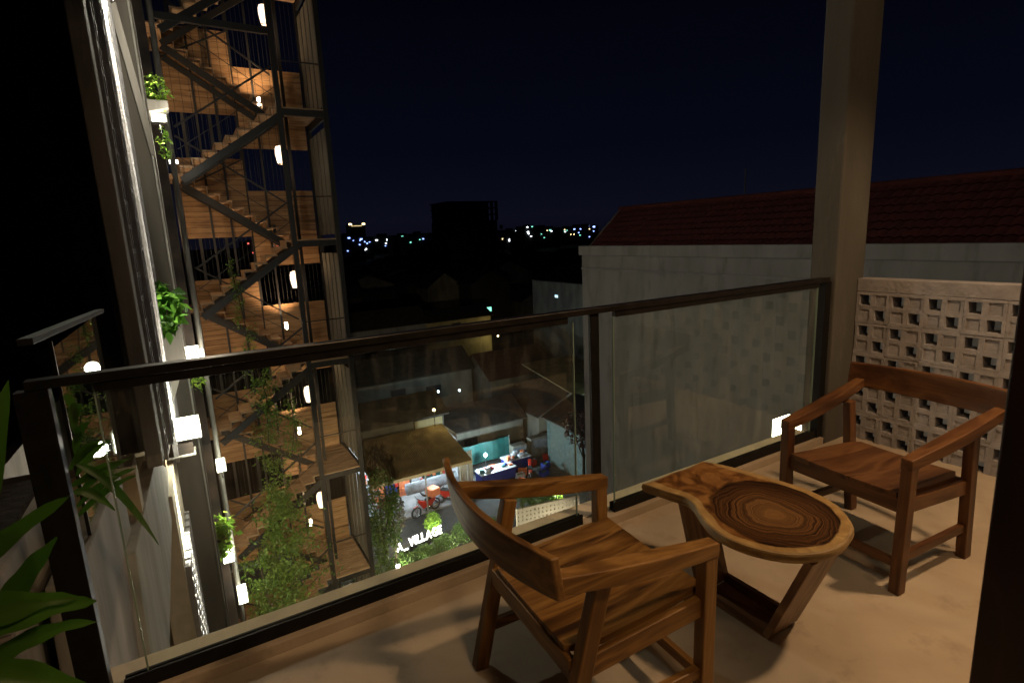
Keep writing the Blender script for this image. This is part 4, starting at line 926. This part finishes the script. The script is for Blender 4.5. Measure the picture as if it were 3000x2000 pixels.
t = thing('lit_vent', 'tiny cyan lit opening high on the greenish wall', 'vent', (25.36, 36.4, -3.55)); mb = MB(); mb.box(-.012, 0, -.2, .2, -.1, .1); mb.build('pane', E_c, t)
mb = MB(); mb.box(-.04, -.013, -.25, .25, -.15, -.11); mb.build('sill', M_cityb, t)
house('house', 'low house with cream corner panel behind the awning', 6.4, 11.9, 29, 32, -8.6, 1.0, M_walldk, M_roofdk, 'x', [(3.7, 2.2, 1.7, 1.25, M_wallyl)])
house('house', 'broad dark roofed house behind the stalls', 12.6, 17.6, 29.5, 33, -10.2, 1.1, M_walldk, M_roofdk, 'x', [(.8, .6, .8, .8, M_pane)])
house('house', 'dark roofed house at the right of the yard', 18.2, 23.5, 28.5, 33, -10.0, 1.3, M_walldk, M_roofdk, 'y', [(1, .8, .9, .8, M_pane)])
house('house', 'long house with a dark hipped looking roof in the second row', 9.2, 18.2, 38, 42, -8.6, 1.4, M_walldk, M_roofdk, 'x', [(2.5, 2, 1.0, .9, M_pane), (5.2, 2.2, 1.1, .5, M_pane)])
house('house', 'red brown roofed house in the second row', 18.8, 24.5, 36, 41, -9.3, 1.6, M_walldk, pmat('brown_roof', (.10, .045, .03), .8), 'x')
house('house', 'house with amber lit wall under its eaves in the third row', 19.2, 26.5, 50, 54, -6.6, .9, M_wallyl, M_roofdk, 'x', [(1.2, 4, 1.1, 1.1, M_pane), (3, 3.8, .8, 1.4, M_pane)])
house('house', 'pale tall block with a dark flat roof beside the stair tower', 11.0, 19.0, 49, 53, -6.4, 1.4, M_wallg, M_roofdk, 'x', [(2, 3, 1, 1, M_pane)])
house('house', 'teal walled house at the foot of the long grey wall', 17.5, 22, 22.5, 26.5, -9.4, 1.0, pmat('teal_render', (.08, .12, .11), .8), M_roofdk, 'y')
house('shed', 'low shed with yellowish lean-to roof in front of the greenish building', 20.5, 24.5, 27.5, 33.5, -8.8, .9, M_walldk, M_roofyl, 'x', shed=True, z0=G)
# lamps among the houses: real street bulbs
def street_bulb(loc, label, pw, col, em):
    t = thing('street_bulb', label, 'lamp', loc, group='bare bulbs among the houses'); mb = MB(); mb.tube([(0, 0, -1.2), (0, 0, 0)], .02, 5); mb.build('pole', M_steel, t)
    mb = MB(); mb.lathe((0, 0, .06), [(.01, -.08), (.08, -.02), (.08, .04), (.01, .08)], 8); mb.build('bulb', em, t); lamp('light', 'POINT', (0, -.4, .2), pw, col, t, .1)
EB = emat('street_glow', (.7, .9, 1), 12); EA = emat('amber_glow', (1, .8, .4), 12)
street_bulb((13.9, 34.5, -9.0), 'cool bulb between the second row roofs, left one', 70, (.6, .9, 1), EB)
street_bulb((15.5, 34.5, -9.2), 'cool bulb between the second row roofs, right one', 50, (.8, .9, 1), EB)
street_bulb((26.6, 48.8, -8.7), 'amber bulb lighting the third row house wall', 55, (1, .8, .35), EA)
street_bulb((10.9, 27.9, -8.0), 'amber bulb lighting the cream corner panel', 35, (1, .8, .4), EA)
street_bulb((22.0, 26.0, -8.6), 'cool bulb by the teal walled house', 60, (.6, 1, .9), EB)
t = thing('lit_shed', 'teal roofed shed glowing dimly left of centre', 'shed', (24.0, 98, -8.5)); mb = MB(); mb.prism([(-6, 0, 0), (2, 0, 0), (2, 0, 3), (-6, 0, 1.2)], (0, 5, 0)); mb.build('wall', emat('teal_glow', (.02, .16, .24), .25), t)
mb = MB(); mb.prism([(-6.2, -.3, 1.3), (2.3, -.3, 3.1), (2.3, -.3, 3.25), (-6.2, -.3, 1.45)], (0, 6, 0)); mb.build('roof', M_cityb, t)
# ------------------------------------------------------------------ small houses of the town, one by one
rg = random.Random(5)
OR = 'first second third fourth fifth sixth seventh eighth ninth tenth eleventh twelfth thirteenth fourteenth fifteenth sixteenth'.split()
rows = [(62, 12), (75, 12), (92, 13), (115, 14), (140, 13), (175, 14)]
WL = [emat('win_blue', (.35, .5, 1), 3.0), emat('win_white', (.9, .95, 1), 4.0), emat('win_green', (.3, 1, .7), 1.6), emat('win_warm', (1, .75, .5), 2.4), emat('win_dim', (.3, .5, .6), .25)]
sides = ['far left', 'left', 'left of centre', 'centre', 'right of centre', 'right', 'far right']
for ri, (yy, n_) in enumerate(rows):
    for k in range(n_):
        x = yy*(.12+1.05*(k+.5)/n_)+rg.uniform(-2, 2); w_ = rg.uniform(5, 9)*(yy/90)**.5; h_ = rg.uniform(4, 8); ws = []
        if rg.random() < .35: ws.append((w_*rg.uniform(.15, .6), h_*rg.uniform(.35, .6), rg.uniform(.5, 1.3), rg.uniform(.3, .7), rg.choice(WL)))
        if rg.random() < .8: ws.append((w_*.2, h_*.3, .9, .9, M_pane))
        house('town_house', 'unlit town house, %s from the left in the %s row of the town' % (OR[k], ['nearest', 'second nearest', 'third', 'fourth', 'fifth', 'farthest'][ri]), x, x+w_, yy+rg.uniform(-3, 3), yy+6+rg.uniform(0, 3), G+h_, rg.uniform(.8, 1.8), rg.choice([M_cityb, M_walldk, M_cityb]), M_roofdk, rg.choice('xy'), ws, group='unlit town houses')
# skyline blocks with lit windows
def block(x, y, w, h, d, lights, label):
    t = thing('skyline_block', label, 'building', (x, y, G), group='skyline blocks'); mb = MB(); mb.box(0, w, 0, d, 0, h); mb.build('wall', M_cityb, t)
    mb = MB(); mb.box(w*.3, w*.6, d*.3, d*.6, h, h+w*.08); mb.build('roof_box', M_cityb, t)
    for (u, v, ww, hh, mt_) in lights:
        mb = MB(); mb.box(u*w, u*w+ww, -.5, -.1, v*h, v*h+hh); mb.build('lit_window', mt_, t)
SB = [emat('sky_blue', (.25, .38, 1), 5), emat('sky_white', (.85, .93, 1), 8), emat('sky_teal', (.25, 1, .75), 2.5), emat('sky_amber', (1, .75, .35), 6), emat('sky_red', (1, .15, .12), 2.5)]
def dirx(px): # direction ratio x/y for a photo column near the horizon
    a = yaw+math.atan((px-1176)/1268); return math.tan(a)
sky_l = [(782, 8, 0), (793, 10, 0), (800, 16, 1), (812, 7, 1), (836, 6, 0), (868, 9, 1), (874, 8, 3), (898, 4, 0), (918, 9, 2), (948, 7, 0), (955, 12, 1), (962, 8, 0), (985, 6, 4), (1150, 7, 3), (1172, 12, 1), (1190, 9, 1), (1200, 8, 3), (1216, 20, 1), (1222, 10, 2), (1235, 11, 1), (1247, 17, 0), (1252, 12, 1), (1268, 13, 3), (1282, 9, 1), (1300, 11, 3), (1322, 14, 0), (1338, 14, 0), (1352, 9, 0), (700, 8, 1), (620, 7, 4), (575, 10, 4), (640, 5, 0)]
rg = random.Random(11)
RK = {}
for lo_, hi_ in ((0, 760), (760, 1010), (1010, 3000)):
    for q_, p_ in enumerate(sorted(a_[0] for a_ in sky_l if lo_ <= a_[0] < hi_)): RK[p_] = (OR+['last but one', 'last'])[q_]
for i, (px, hh, ci) in enumerate(sky_l):
    y = 420+rg.uniform(-60, 160); x = y*dirx(px); w_ = rg.uniform(12, 26)*y/450; h_ = 13.5+hh*y/1268*1.0
    ls = []
    for k in range(rg.randint(3, 7)):
        s_ = rg.uniform(.45, .95)*y/450; ls.append((rg.uniform(.1, .85), rg.uniform(.40, .97), s_*rg.uniform(1, 2.2), s_, SB[ci] if rg.random() < .6 else SB[rg.choice([0, 1, 1, 2, 3])]))
    if px == 1338:
        ls = [(.15+.28*a_, .45+.14*b_, 3.2, 2.0, SB[0]) for a_ in range(3) for b_ in range(4)]
    ords = ['first', 'second', 'third', 'fourth', 'fifth', 'sixth', 'seventh', 'eighth', 'ninth', 'tenth']
    colw = ['blue', 'white', 'green', 'amber', 'red'][ci]
    side = 'behind the stair tower' if px < 760 else 'left of the dark tower block' if px < 1010 else 'right of the dark tower block'
    block(x, y, w_, h_, 14, ls, 'distant block with mostly %s lights, %s from the left %s' % (colw, RK[px], side))
# rooftop light bar high on the left
x = 700*dirx(822); t = thing('lit_rooftop', 'hazy distant high rise with an amber crown of lights', 'building', (x, 700, G)); mb = MB(); mb.box(0, 20, 0, 15, 0, 34); mb.build('wall', M_cityb, t)
for u in (0, 16.5):
    mb = MB(); mb.box(u, u+3.5, -.6, -.1, 33.4, 35.2); mb.build('crown_light', SB[3], t)
mb = MB(); mb.box(3, 16, -.6, -.1, 31.9, 32.4); mb.build('crown_bar', emat('amber_bar', (1, .75, .35), 1.6), t)
# dark tower block with open top floors
t = thing('dark_tower_block', 'big unlit tower block under construction in the middle of the skyline', 'building', (72.0, 160, G))
M_bk = pmat('concrete_night', (.05, .05, .05), .95, bump=0)
TW = 17.0
mb = MB(); mb.box(0, TW, 0, 14, 0, 18.4); mb.build('wall', M_bk, t)
for k in range(3):
    z = 18.4+k*2.0; mb = MB(); mb.box(-.3, TW+.2, -.3, 14, z+1.75, z+2.0); mb.build('floor_slab', M_bk, t)
    for j in range(11):
        mb = MB(); mb.box(j*TW/10.2, j*TW/10.2+.8, 0, .6, z, z+1.75); mb.build('column', M_bk, t)
    mb = MB(); mb.box(.2, TW-.2, 5, 13.8, z, z+1.75); mb.build('core', M_bk, t)
for j in range(9):
    mb = MB(); mb.bar((-.9, -.4, 2*j+2), (-.9, -.4, 2*j+4.2), .12); mb.bar((-.9, -.4, 2*j+3), (.1, -.4, 2*j+3), .1); mb.build('scaffold', M_bk, t)
for j in range(6):
    for i in range(8):
        mb = MB(); mb.box(1+i*2.4, 2.2+i*2.4, -.06, -.01, 2+j*2.7, 3.3+j*2.7); mb.build('window', M_pane, t)
lamp('light', 'POINT', (2.2, -1.2, 1.6), 40, (1, .8, .5), t, .2)
